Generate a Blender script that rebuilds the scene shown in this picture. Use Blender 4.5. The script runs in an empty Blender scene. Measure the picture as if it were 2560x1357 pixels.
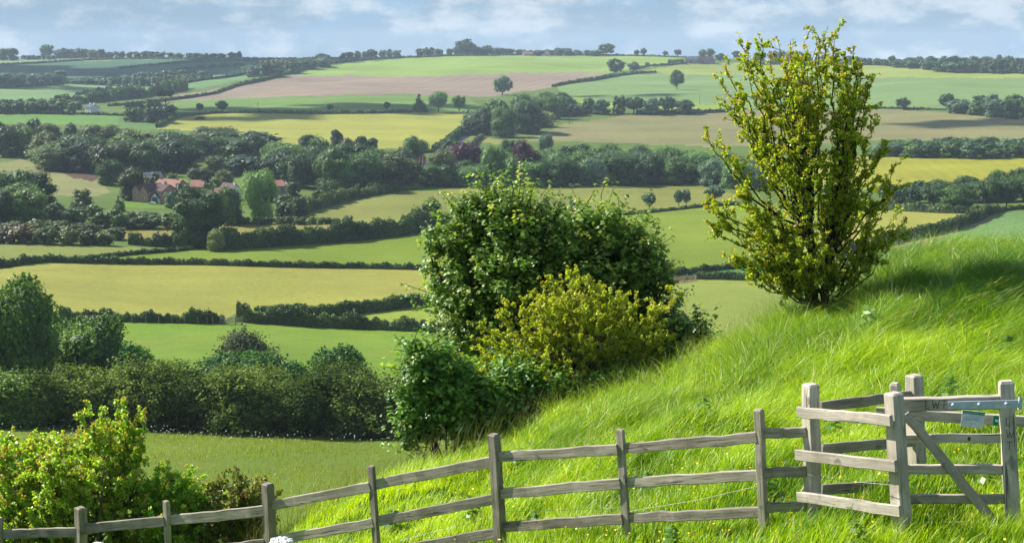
import bpy, math, random
import numpy as np
from mathutils import Vector, Matrix

# ---------------------------------------------------------------- camera, sky, sun
SC = bpy.context.scene
COL = SC.collection
CAMZ = 60.0
W0, H0, FPX, VH = 2560.0, 1357.0, 3517.0, 125.0
PITCH = math.atan((H0/2-VH)/FPX)
cd = bpy.data.cameras.new("camera"); cam = bpy.data.objects.new("camera", cd); COL.objects.link(cam)
cd.sensor_width = 36.0; cd.lens = 36.0*FPX/W0; cd.clip_start = 0.1; cd.clip_end = 60000
cam.location = (0, 0, CAMZ); cam.rotation_euler = (math.pi/2-PITCH, 0, 0)
SC.camera = cam
SC.view_settings.view_transform = 'Standard'; SC.view_settings.look = 'None'
SC.view_settings.exposure = 1.1; SC.view_settings.gamma = 1.0
SUN_EL, SUN_BACK = math.radians(37), math.radians(28)
to_sun = Vector((-math.cos(SUN_BACK)*math.cos(SUN_EL), math.sin(SUN_BACK)*math.cos(SUN_EL), math.sin(SUN_EL)))
sl = bpy.data.lights.new("sun", 'SUN'); sl.energy = 5.0; sl.angle = math.radians(0.5); sl.color = (1.0, 0.965, 0.90)
so = bpy.data.objects.new("sun", sl); COL.objects.link(so); so.location = (0, 0, 300)
so.rotation_euler = to_sun.to_track_quat('Z', 'Y').to_euler()
world = bpy.data.worlds.new("World"); SC.world = world; world.use_nodes = True
def build_world():
    nt = world.node_tree; N = nt.nodes; L = nt.links; N.clear()
    out = N.new('ShaderNodeOutputWorld'); bg = N.new('ShaderNodeBackground')
    sky = N.new('ShaderNodeTexSky'); sky.sky_type = 'NISHITA'; sky.sun_disc = False
    sky.sun_elevation = SUN_EL; sky.sun_rotation = math.atan2(to_sun.x, to_sun.y)
    sky.altitude = 100; sky.dust_density = 0.6; sky.ozone_density = 1.5
    tc = N.new('ShaderNodeTexCoord')
    sep = N.new('ShaderNodeSeparateXYZ'); L.new(tc.outputs['Generated'], sep.inputs[0])
    # direction -> (x, y, elevation stretched near the horizon) so clouds look like far flat banks
    mz = N.new('ShaderNodeMath'); mz.operation = 'MULTIPLY'; mz.inputs[1].default_value = 2.3; L.new(sep.outputs[2], mz.inputs[0])
    cmb = N.new('ShaderNodeCombineXYZ'); L.new(sep.outputs[0], cmb.inputs[0]); L.new(sep.outputs[1], cmb.inputs[1]); L.new(mz.outputs[0], cmb.inputs[2])
    def noise(scale, det, rough, off):
        mp = N.new('ShaderNodeMapping'); mp.inputs['Location'].default_value = off
        L.new(cmb.outputs[0], mp.inputs[0])
        n = N.new('ShaderNodeTexNoise'); n.inputs['Scale'].default_value = scale; n.inputs['Detail'].default_value = det
        n.inputs['Roughness'].default_value = rough; n.inputs['Distortion'].default_value = 0.0
        L.new(mp.outputs[0], n.inputs['Vector']); return n
    def ramp(src, a, b, c0=(0,0,0,1), c1=(1,1,1,1)):
        r = N.new('ShaderNodeValToRGB'); r.color_ramp.interpolation = 'EASE'
        r.color_ramp.elements[0].position = a; r.color_ramp.elements[1].position = b
        r.color_ramp.elements[0].color = c0; r.color_ramp.elements[1].color = c1
        L.new(src, r.inputs[0]); return r
    def mix(fac, a, b):
        m = N.new('ShaderNodeMix'); m.data_type = 'RGBA'
        if isinstance(fac, float): m.inputs[0].default_value = fac
        else: L.new(fac, m.inputs[0])
        for s, v in ((6, a), (7, b)):
            if isinstance(v, tuple): m.inputs[s].default_value = v
            else: L.new(v, m.inputs[s])
        return m.outputs[2]
    n1 = noise(12, 9, 0.56, (3.1, 0.4, 1.2)); n2 = noise(19, 12, 0.58, (0.7, 5.2, 2.9))
    cover = ramp(n1.outputs[0], 0.38, 0.52)
    bright = ramp(n2.outputs[0], 0.45, 0.66)
    # blue sky held at the Nishita value high up, deeper and cloud-veiled near the horizon
    base = mix(SKY_LOW, sky.outputs[0], SKY_BLUE)
    el = ramp(sep.outputs[2], 0.0, 0.35)
    base2 = mix(el.outputs[0], base, sky.outputs[0])
    cl = mix(cover.outputs[0], base2, CLOUD_GREY)
    cl2 = mix(bright.outputs[0], cl, CLOUD_LIT)
    hi = N.new('ShaderNodeMath'); hi.operation = 'MULTIPLY'; hi.inputs[1].default_value = 0.65; L.new(el.outputs[0], hi.inputs[0])
    cl3 = mix(hi.outputs[0], cl2, sky.outputs[0])
    L.new(cl3, bg.inputs[0]); bg.inputs[1].default_value = 0.085
    L.new(bg.outputs[0], out.inputs[0])
SKY_LOW = 0.85
SKY_BLUE = (0.80, 2.1, 3.75, 1)
CLOUD_GREY = (1.75, 2.60, 3.45, 1)
CLOUD_LIT = (3.6, 4.2, 4.8, 1)
build_world()
try:
    SC.cycles.max_bounces = 6; SC.cycles.diffuse_bounces = 2; SC.cycles.glossy_bounces = 2
    SC.cycles.transmission_bounces = 4; SC.cycles.transparent_max_bounces = 4; SC.cycles.volume_bounces = 0
    SC.cycles.use_adaptive_sampling = True; SC.cycles.adaptive_threshold = 0.02
    SC.cycles.use_denoising = True
except Exception: pass

# ---------------------------------------------------------------- projection helpers
CP, SP = math.cos(PITCH), math.sin(PITCH)
def ray(u, v):
    a = (np.asarray(u, float)-W0/2)/FPX; b = (H0/2-np.asarray(v, float))/FPX
    x = a; y = CP+b*SP; z = -SP+b*CP
    h = np.hypot(x, y)
    return np.arctan2(x, y), z/h            # azimuth from +Y to the right, slope
def W(u, v, r):
    th, s = ray(u, v); return Vector((float(r*np.sin(th)), float(r*np.cos(th)), float(CAMZ+r*s)))
def project(x, y, z):
    z = z-CAMZ; fw = y*CP-z*SP; up = y*SP+z*CP
    return W0/2+FPX*x/fw, H0/2-FPX*up/fw

# ---------------------------------------------------------------- terrain heights
# each curve: points (u, v, r) of the photograph's ground at horizontal distance r
SKYL = [(-900,150),(0,150),(300,144),(640,145),(850,146),(1150,138),(1600,140),(1750,144),(1900,151),(2200,155),(2560,152),(3500,150)]
def row(v, rl, rm=None, rr=None):
    rm = rl if rm is None else rm; rr = rm if rr is None else rr
    return [(-900,v,rl),(300,v,rl),(900,v,rm),(1700,v,rm),(2700,v,rr),(3500,v,rr)]
FOOT = [(-900,1560,18.2),(0,1520,17.3),(200,1490,16.5),(415,1460,15.6),(668,1440,14.6),(928,1412,13.6),(1233,1382,12.7),(1550,1358,11.8),(1897,1322,11.1),(2030,1312,11.0),(2245,1335,10.5),(2515,1335,10.8),(3500,1330,10.6)]
CREST = [(-900,1620,20),(0,1540,19.5),(400,1480,18.8),(640,1415,18.4),(800,1300,18.2),(1000,1197,18.6),(1250,1115,19.5),(1500,1025,20.6),(1780,900,20.9),(2040,803,21.0),(2110,765,21.6),(2170,703,22.3),(2300,672,22.7),(2560,652,22.9),(3500,600,23)]
CURVES = [FOOT, CREST,
  row(1290,60), row(1230,78), row(1085,120), row(940,175), row(810,240), row(660,325), row(610,365), row(560,420), row(500,505),
  row(460,580), row(400,700), row(370,780), row(330,900), row(285,1060,1060,1060), row(240,1400,1260,1260), row(205,1700,1480,1450), row(172,2150,1800,1750)]
def curve_tab(c, th):
    a = np.array([(ray(u, v)[0], r, r*ray(u, v)[1]) for u, v, r in c])
    return np.interp(th, a[:,0], a[:,1]), np.interp(th, a[:,0], a[:,2])
def pchip(xk, yk, x):
    h = np.diff(xk); d = np.diff(yk)/h; m = np.zeros_like(yk)
    m[0] = d[0]; m[-1] = d[-1]
    for i in range(1, len(xk)-1):
        if d[i-1]*d[i] > 0:
            w1 = 2*h[i]+h[i-1]; w2 = h[i]+2*h[i-1]; m[i] = (w1+w2)/(w1/d[i-1]+w2/d[i])
    i = np.clip(np.searchsorted(xk, x)-1, 0, len(h)-1); t = (x-xk[i])/h[i]
    t2, t3 = t*t, t*t*t
    return (2*t3-3*t2+1)*yk[i]+(t3-2*t2+t)*h[i]*m[i]+(-2*t3+3*t2)*yk[i+1]+(t3-t2)*h[i]*m[i+1]
TH_IN = math.radians(22)
TH = np.concatenate([np.linspace(-1.45, -TH_IN, 50)[:-1], np.linspace(-TH_IN, TH_IN, 1240), np.linspace(TH_IN, 1.45, 50)[1:]])
def r_steps():
    r = 0.4; out = [0.4]
    while r < 5200:
        if r < 60: d = max(0.15, r*0.012)
        elif r < 200: d = 0.55
        else: d = min(1.25*(r/300)**2, 11 if r < 2900 else 400)
        r += d; out.append(r)
    return np.array(out)
RR = r_steps()
def build_heights():
    nt = 200; tg = np.linspace(-1.45, 1.45, 1)  # coarse table first, refined over all columns
    thc = np.unique(np.concatenate([np.linspace(-1.45, 1.45, 60), np.linspace(-TH_IN*1.3, TH_IN*1.3, 160)]))
    Z = np.zeros((len(thc), len(RR)))
    tabs = [curve_tab(c, thc) for c in CURVES]
    su = curve_tab([(u, v, (2650 if u < 500 else 2200)) for u, v in SKYL], thc)
    for i, th in enumerate(thc):
        xk = [0.0, 5.0]; yk = [-1.9, -2.75]
        rf, zf = tabs[0][0][i], tabs[0][1][i]; xk.append(rf); yk.append(zf)
        rc, zc = tabs[1][0][i], tabs[1][1][i]
        # a soft bank between the fence foot and the crest
        xk.append((rf+rc)/2); yk.append((zf+zc)/2+0.16-0.42*min(max((th-0.12)/0.12, 0), 1))
        xk.append(rc); yk.append(zc)
        xk.append(rc+3); yk.append(zc-1.3)
        xk.append(rc+12); yk.append(zc-5.8)
        for t in tabs[2:]: xk.append(t[0][i]); yk.append(t[1][i])
        xk.append(su[0][i]); yk.append(su[1][i])
        xk += [su[0][i]+900, 4000, 5300]; yk += [su[1][i]-40, -110, -240]
        Z[i] = pchip(np.array(xk), np.array(yk), RR)
    full = np.zeros((len(TH), len(RR)))
    fine = np.linspace(-1.45, 1.45, 1600); dth = fine[1]-fine[0]; ker = np.exp(-0.5*(np.arange(-14, 15)*dth/math.radians(0.45))**2); ker /= ker.sum()
    for j in range(len(RR)):
        zf = np.interp(fine, thc, Z[:, j]); zs = np.convolve(np.pad(zf, 14, mode='edge'), ker, mode='valid'); full[:, j] = np.interp(TH, fine, zs)
    # gentle rolling relief of the near bank and the valley
    X = RR[None,:]*np.sin(TH)[:,None]; Y = RR[None,:]*np.cos(TH)[:,None]
    near = np.clip((26-RR)/8, 0, 1)[None,:]
    full += near*np.clip((RR-9)/4, 0.4, 1)[None,:]*(0.07*np.sin(X*1.9+0.7*Y)+0.05*np.sin(2.7*Y-1.1*X+1.0)+0.05*np.sin(5.3*X+1.4*Y+np.sin(2*Y))*np.sin(4.6*Y-1.7*X))
    for A, lam, r0, r1, a in ((0.35, 46, 60, 1200, 0.5), (0.5, 85, 120, 3000, 1.3), (2.2, 260, 900, 4000, 0.2), (1.6, 170, 900, 4000, 2.0)):
        k = 2*np.pi/lam; w = np.clip((RR-r0)/(r0*0.8), 0, 1)*np.clip((r1-RR)/(r1*0.3), 0, 1); w = w*np.where(RR > 1900, np.clip((2250-RR)/350, 0.15, 1), 1)
        full += A*w[None,:]*np.sin(k*(X*math.cos(a)+Y*math.sin(a))+1.5*np.sin(k*0.37*(Y*math.cos(a)-X*math.sin(a))))
    return full+CAMZ, X, Y
HT, HX, HY = build_heights()
def ground_z(x, y):
    th = math.atan2(x, y); r = math.hypot(x, y)
    i = min(max(np.searchsorted(TH, th)-1, 0), len(TH)-2); j = min(max(np.searchsorted(RR, r)-1, 0), len(RR)-2)
    a = min(max((th-TH[i])/(TH[i+1]-TH[i]), 0), 1); b = min(max((r-RR[j])/(RR[j+1]-RR[j]), 0), 1)
    return float((HT[i,j]*(1-b)+HT[i,j+1]*b)*(1-a)+(HT[i+1,j]*(1-b)+HT[i+1,j+1]*b)*a)
def ground_zv(x, y):
    x = np.asarray(x, float); y = np.asarray(y, float)
    th = np.arctan2(x, y); r = np.hypot(x, y)
    i = np.clip(np.searchsorted(TH, th)-1, 0, len(TH)-2); j = np.clip(np.searchsorted(RR, r)-1, 0, len(RR)-2)
    a = np.clip((th-TH[i])/(TH[i+1]-TH[i]), 0, 1); b = np.clip((r-RR[j])/(RR[j+1]-RR[j]), 0, 1)
    return (HT[i,j]*(1-b)+HT[i,j+1]*b)*(1-a)+(HT[i+1,j]*(1-b)+HT[i+1,j+1]*b)*a
def P(u, v, rmin=58, rmax=3200):
    """the point of the ground that the photograph shows at pixel (u, v), beyond rmin"""
    th, s = ray(u, v); th = float(th); s = float(s)
    i = min(max(np.searchsorted(TH, th)-1, 0), len(TH)-2); a = (th-TH[i])/(TH[i+1]-TH[i])
    prof = HT[i]*(1-a)+HT[i+1]*a; line = CAMZ+RR*s; ok = (RR >= rmin) & (RR <= rmax)
    below = np.where(ok & (line <= prof))[0]
    if len(below) == 0:
        d = np.where(ok, line-prof, 1e9); j = int(np.argmin(d)); r = RR[j]
    else:
        j = max(below[0], 1); d0 = line[j-1]-prof[j-1]; d1 = line[j]-prof[j]
        t = d0/(d0-d1) if d0 != d1 and d0 > 0 else 1.0; r = RR[j-1]+(RR[j]-RR[j-1])*t
    x, y = r*math.sin(th), r*math.cos(th)
    return Vector((x, y, ground_z(x, y)))

# ---------------------------------------------------------------- object helpers
def tag(o, label=None, cat=None, group=None, kind=None):
    if label: o['label'] = label
    if cat: o['category'] = cat
    if group: o['group'] = group
    if kind: o['kind'] = kind
    return o
def empty(name, loc, rz=0.0):
    o = bpy.data.objects.new(name, None); COL.objects.link(o); o.location = loc; o.rotation_euler.z = rz
    o.empty_display_size = 0.3; return o
def link(name, me, parent=None, loc=None):
    o = bpy.data.objects.new(name, me); COL.objects.link(o)
    if parent: o.parent = parent
    if loc is not None: o.location = loc
    return o
def mesh_np(name, V, faces, mats, midx=None, tint=None, smooth=False):
    """faces: list of int arrays (n, k); midx: list of material numbers, one per face array (int or array); tint: per-vertex float"""
    me = bpy.data.meshes.new(name); V = np.asarray(V, np.float32)
    me.vertices.add(len(V)); me.vertices.foreach_set('co', V.ravel())
    loops = np.concatenate([f.ravel() for f in faces]).astype(np.int32)
    tot = np.concatenate([np.full(len(f), f.shape[1], np.int32) for f in faces])
    st = np.concatenate([[0], np.cumsum(tot)[:-1]]).astype(np.int32)
    me.loops.add(len(loops)); me.loops.foreach_set('vertex_index', loops)
    me.polygons.add(len(tot)); me.polygons.foreach_set('loop_start', st); me.polygons.foreach_set('loop_total', tot)
    if midx is not None:
        mi = np.concatenate([np.broadcast_to(np.asarray(m, np.int32), (len(f),)) for m, f in zip(midx, faces)])
        me.polygons.foreach_set('material_index', mi.astype(np.int32))
    me.polygons.foreach_set('use_smooth', np.full(len(tot), smooth, bool))
    for m in (mats if isinstance(mats, (list, tuple)) else [mats]): me.materials.append(m)
    if tint is not None:
        at = me.attributes.new('tint', 'FLOAT', 'POINT'); at.data.foreach_set('value', np.asarray(tint, np.float32))
    me.update(calc_edges=True); me.validate() if False else None
    return me
def lin(c):
    return tuple(((x/255)/12.92 if x/255 <= 0.04045 else ((x/255+0.055)/1.055)**2.4) for x in c)
def mat_new(name, rough=0.9, spec=0.2):
    m = bpy.data.materials.new(name); m.use_nodes = True; nt = m.node_tree; b = nt.nodes['Principled BSDF']
    b.inputs['Roughness'].default_value = rough; b.inputs['Specular IOR Level'].default_value = spec
    return m, nt, b
def rgba(c, k=1.0): return (c[0]*k, c[1]*k, c[2]*k, 1)
def cmix(nt, fac, a, b, mode='MIX'):
    m = nt.nodes.new('ShaderNodeMix'); m.data_type = 'RGBA'; m.blend_type = mode
    if isinstance(fac, (int, float)): m.inputs[0].default_value = fac
    else: nt.links.new(fac, m.inputs[0])
    for s, v in ((6, a), (7, b)):
        if isinstance(v, tuple): m.inputs[s].default_value = v
        else: nt.links.new(v, m.inputs[s])
    return m.outputs[2]
def cnoise(nt, scale, detail=4, rough=0.6, vec=None, lo=0.35, hi=0.65, coord='Object', stretch=None, dist=0.0):
    if vec is None:
        tc = nt.nodes.new('ShaderNodeTexCoord'); vec = tc.outputs[coord]
    if stretch is not None:
        mp = nt.nodes.new('ShaderNodeMapping'); mp.inputs['Scale'].default_value = stretch[:3]
        if len(stretch) > 3: mp.inputs['Rotation'].default_value = (0, 0, stretch[3])
        nt.links.new(vec, mp.inputs[0]); vec = mp.outputs[0]
    n = nt.nodes.new('ShaderNodeTexNoise'); n.inputs['Scale'].default_value = scale; n.inputs['Detail'].default_value = detail
    n.inputs['Roughness'].default_value = rough; n.inputs['Distortion'].default_value = dist; nt.links.new(vec, n.inputs['Vector'])
    r = nt.nodes.new('ShaderNodeMapRange'); r.inputs[1].default_value = lo; r.inputs[2].default_value = hi
    nt.links.new(n.outputs[0], r.inputs[0]); return r.outputs[0]
K_FIELD = 0.50
def field_mat(name, c1, c2, c3=None, scale=0.03, rows=None, k=K_FIELD):
    """two crop or grass tones in broad patches, a third as flecks, and drill rows where there are any"""
    m, nt, b = mat_new(name, 0.95, 0.1)
    a = rgba(lin(c1), k); d = rgba(lin(c2), k)
    col = cmix(nt, cnoise(nt, scale, 5, 0.6, stretch=(1, 1.6, 1)), a, d)
    col = cmix(nt, cnoise(nt, scale*9, 6, 0.7, lo=0.3, hi=0.75, stretch=(0.6, 1, 1)), col, cmix(nt, 0.5, a, rgba(lin(c3 or c2), k*0.8)))
    hv = nt.nodes.new('ShaderNodeHueSaturation'); big = cnoise(nt, 0.011, 6, 0.62, lo=0.3, hi=0.7, stretch=(0.7, 1.5, 1, 0.4), dist=0.8)
    mr = nt.nodes.new('ShaderNodeMapRange'); mr.inputs[3].default_value = 0.80; mr.inputs[4].default_value = 1.16; nt.links.new(big, mr.inputs[0]); nt.links.new(mr.outputs[0], hv.inputs['Value'])
    nt.links.new(col, hv.inputs['Color']); col = hv.outputs[0]
    spk = cnoise(nt, 0.35, 8, 0.78, lo=0.5, hi=0.72); col = cmix(nt, spk, col, cmix(nt, 0.26, col, (0.03, 0.05, 0.01, 1)))
    fine = cnoise(nt, 1.3, 3, 0.7, lo=0.3, hi=0.7)
    col = cmix(nt, fine, col, cmix(nt, 0.22, col, (0.015, 0.03, 0.008, 1)))
    if rows:
        ang, freq, amt = rows
        tc = nt.nodes.new('ShaderNodeTexCoord'); mp = nt.nodes.new('ShaderNodeMapping'); mp.inputs['Rotation'].default_value = (0, 0, ang)
        nt.links.new(tc.outputs['Object'], mp.inputs[0]); w = nt.nodes.new('ShaderNodeTexWave'); w.inputs['Scale'].default_value = freq
        w.inputs['Distortion'].default_value = 0.5; w.inputs['Detail'].default_value = 2; w.inputs['Detail Scale'].default_value = 0.4
        nt.links.new(mp.outputs[0], w.inputs['Vector'])
        mm = nt.nodes.new('ShaderNodeMath'); mm.operation = 'MULTIPLY'; mm.inputs[1].default_value = amt; nt.links.new(w.outputs['Fac'], mm.inputs[0])
        col = cmix(nt, mm.outputs[0], col, cmix(nt, 0.6, col, rgba(lin(c3 or c2), k*0.6)))
    nt.links.new(col, b.inputs['Base Color'])
    bump = nt.nodes.new('ShaderNodeBump'); bump.inputs['Strength'].default_value = 0.25; bump.inputs['Distance'].default_value = 0.25
    nt.links.new(fine, bump.inputs['Height']); nt.links.new(bump.outputs[0], b.inputs['Normal'])
    return m
# ---------------------------------------------------------------- ground sheet cut into its fields
SR = (0.0,)
FIELDS = [
 # name, polygon in photo pixels, colours, extra
 ('pasture', [(-400,1040),(1150,1060),(1500,1100),(2600,1100),(2600,1340),(-400,1340)], (134,160,48),(112,146,40),(150,150,56), None),
 ('pasture', [(-400,796),(160,800),(600,806),(1130,826),(1500,850),(1700,1000),(1700,1040),(-400,1040)], (136,172,44),(152,170,60),(110,150,40), None),
 ('pasture', [(800,796),(1110,748),(1620,740),(1620,860),(1130,828)], (170,184,74),(156,176,62),None, None),
 ('hay_field', [(-400,690),(0,672),(150,656),(500,661),(1075,670),(1620,690),(1620,735),(1110,728),(860,762),(600,776),(560,800),(150,778),(-400,770)], (196,190,88),(178,178,76),(154,166,62), None),
 ('meadow', [(-400,605),(330,618),(380,628),(150,652),(0,668),(-400,690)], (162,170,84),(150,164,72),None, None),
 ('pasture', [(150,648),(420,622),(620,616),(1110,566),(1500,560),(1560,690),(1075,664),(500,655)], (146,172,40),(158,170,58),(120,155,40), None),
 ('meadow', [(280,583),(430,565),(560,556),(850,552),(860,575),(480,612),(330,606)], (180,168,88),(166,160,76),None, None),
 ('meadow', [(735,560),(770,538),(800,520),(1000,482),(1080,472),(1300,463),(1740,457),(1800,470),(1860,500),(1760,514),(1560,538),(1110,556),(900,566)], (172,172,82),(154,160,72),(136,148,62), None),
 ('pasture', [(1480,545),(1560,538),(1760,514),(2000,508),(2250,512),(2250,545),(2120,612),(1860,662),(1680,680),(1480,680)], (150,172,46),(160,172,60),(130,160,44), None),
 ('stubble_field', [(2180,524),(2480,530),(2430,556),(2190,608),(2000,630),(2050,560)], (198,192,92),(186,186,78),None, None),
 ('pasture', [(1560,700),(1740,698),(2080,700),(2080,1000),(1560,1000)], (172,186,82),(160,180,74),(176,180,90), None),
 ('crop_field', [(1750,670),(1990,666),(1990,684),(1750,686)], (110,165,84),(100,158,80),None, None),
 ('crop_field', [(1990,700),(2160,648),(2350,592),(2450,560),(2500,532),(2560,524),(3200,520),(3200,900),(1990,900)], (146,184,106),(136,176,98),(124,166,88), (0.9,0.06,0.35)),
 ('wheat_field', [(1800,396),(2200,392),(2700,392),(3200,392),(3200,470),(2450,470),(2200,478),(1800,440)], (208,198,62),(198,190,56),(160,180,56), (0.15,0.05,0.3)),
 ('rough_grassland', [(1305,352),(1400,314),(1480,300),(1620,284),(1830,277),(2180,272),(2360,280),(2480,292),(3200,300),(3200,352),(2200,350),(1800,368),(1500,356)], (176,164,108),(158,166,98),(150,140,100), None),
 ('crop_field', [(1390,217),(1540,191),(1690,182),(2180,186),(3200,204),(3200,300),(2500,292),(2360,276),(2160,270),(1740,272),(1430,262)], (158,188,112),(150,182,104),(140,172,100), (1.1,0.03,0.4)),
 ('wheat_field', [(1600,176),(1690,164),(1800,158),(1900,160),(2200,162),(2560,178),(3200,186),(3200,208),(2560,196),(2160,194),(1690,186)], (186,198,92),(176,194,88),None, None),
 ('crop_field', [(1430,262),(1445,240),(1560,258),(1810,260),(1810,275),(1600,272)], (176,196,84),(160,188,76),None, None),
 ('crop_field', [(735,192),(780,176),(880,156),(1130,140),(1690,141),(1740,146),(1740,160),(1660,162),(1530,182),(1300,184),(1200,187),(1000,194),(880,190)], (178,206,92),(170,202,86),(168,196,90), (1.25,0.02,0.35)),
 ('ploughed_field', [(330,262),(440,240),(600,212),(735,190),(880,189),(1000,193),(1200,186),(1300,183),(1535,181),(1440,203),(1380,217),(1250,240),(1160,243),(1000,236),(640,244),(440,254)], (200,176,150),(184,162,142),(168,146,124), (0.5,0.02,0.45)),
 ('crop_field', [(420,272),(440,254),(640,244),(1000,236),(1160,241),(1200,262),(1170,282),(820,280),(600,279)], (150,184,82),(126,168,80),(116,154,70), (0.3,0.03,0.35)),
 ('wheat_field', [(385,322),(440,292),(560,281),(1175,280),(1185,292),(1160,318),(1085,378),(1000,372),(700,370),(640,345),(500,330)], (206,198,78),(192,196,84),(170,186,80), (0.8,0.03,0.4)),
 ('crop_field', [(-400,283),(200,284),(310,288),(310,312),(-400,312)], (134,184,76),(122,172,70),(110,158,64), (1.3,0.03,0.35)),
 ('meadow', [(300,292),(440,286),(440,300),(390,322),(300,322)], (118,160,76),(110,150,72),None, None),
 ('crop_field', [(-400,222),(0,222),(340,205),(470,212),(440,224),(300,250),(-400,256)], (146,182,112),(132,168,104),None, None),
 ('crop_field', [(-400,162),(0,160),(300,152),(430,147),(640,148),(650,160),(620,176),(400,200),(0,214),(-400,214)], (78,128,92),(70,116,84),(100,150,96), None),  # blue-green crop, its tone also darkened to carry cloud shade
 ('crop_field', [(-400,156),(0,152),(300,146),(430,146),(300,150),(0,160),(-400,164)], (168,194,126),(160,188,120),None, None),
 ('crop_field', [(440,212),(480,200),(600,176),(640,168),(660,184),(600,203),(470,226)], (140,180,108),(126,170,100),None, None),
 ('meadow', [(-400,410),(0,408),(85,397),(150,420),(250,448),(280,480),(240,490),(130,490),(60,440),(-400,440)], (170,172,104),(150,164,90),(176,160,110), None),
 ('meadow', [(495,386),(630,384),(630,408),(495,408)], (174,172,90),(160,166,80),None, None),
 ('lawn', [(300,508),(330,498),(430,502),(440,520),(320,520)], (140,178,62),(128,170,56),None, None),
 ('lawn', [(990,470),(1090,462),(1130,466),(1080,478),(1000,480)], (140,190,56),(130,180,50),None, None),
 ('lawn', [(770,498),(830,488),(830,505),(780,510)], (150,188,66),(140,176,60),None, None),
 ('meadow', [(1170,356),(1200,342),(1260,350),(1320,348),(1310,360)], (178,172,96),(160,164,86),None, None),
 ('verge', [(1160,352),(1176,328),(1200,328),(1190,350),(1175,366)], (148,162,80),(130,150,70),None, None),
 ('lane', [(1146,362),(1152,348),(1166,328),(1178,328),(1168,348),(1158,362)], (176,172,178),(164,160,166),None, None),
 ('track', [(2190,622),(2330,592),(2440,556),(2488,532),(2500,534),(2452,560),(2340,598),(2200,630)], (198,182,132),(180,172,118),None, None),
 ('bare_earth', [(1664,700),(1700,692),(1740,696),(1752,702),(1690,712),(1664,712)], (156,134,92),(138,122,82),None, None),
 ('bare_earth', [(150,428),(200,430),(250,442),(230,452),(180,446)], (120,86,74),(100,72,60),None, None),
]
def inside(poly, U, Vv):
    r = np.zeros(U.shape, bool); n = len(poly)
    for i in range(n):
        x1, y1 = poly[i]; x2, y2 = poly[(i+1) % n]
        if y1 == y2: continue
        c = ((y1 > Vv) != (y2 > Vv)) & (U < (x2-x1)*(Vv-y1)/(y2-y1)+x1); r ^= c
    return r
def build_ground():
    nT, nR = HT.shape
    V = np.stack([HX, HY, HT], -1).reshape(-1, 3)
    ii, jj = np.meshgrid(np.arange(nT-1), np.arange(nR-1), indexing='ij')
    a = ii*nR+jj; F = np.stack([a, a+nR, a+nR+1, a+1], -1).reshape(-1, 4)
    C = V[F].mean(1); U, VV = project(C[:,0], C[:,1], C[:,2])
    rad = np.hypot(C[:,0], C[:,1])
    # wander the field edges a little so that they are not ruled lines
    U2 = U+3*np.sin(VV*0.11)+2*np.sin(U*0.05); V2 = VV+1.2*np.sin(U*0.045)+0.8*np.sin(U*0.13+1)
    fid = np.zeros(len(F), int)
    far = (rad > 52) & (C[:,1] > 0)
    for k, f in enumerate(FIELDS):
        m = far & inside(f[1], U2, V2); fid[m] = k+1
    fid[(rad > 2700)] = 0
    near = rad < 52
    fid[near] = -1
    base = field_mat('valley_grass', (118,148,58),(96,128,50),(140,150,70))
    soil = field_mat('bank_turf', (80,120,20),(60,98,16),(100,130,34), scale=0.6)
    def sub(mask, name, mat):
        f = F[mask]
        if len(f) == 0: return
        u, inv = np.unique(f, return_inverse=True)
        me = mesh_np(name, V[u], [inv.reshape(f.shape)], mat, smooth=True)
        o = link(name, me); tag(o, kind='structure'); return o
    sub(fid == 0, 'ground', base)
    sub(fid == -1, 'ground', soil)
    for k, (name, poly, c1, c2, c3, rows) in enumerate(FIELDS):
        sub(fid == k+1, name, field_mat(name, c1, c2, c3, rows=rows))
build_ground()
LEAFK = 1.6
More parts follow.
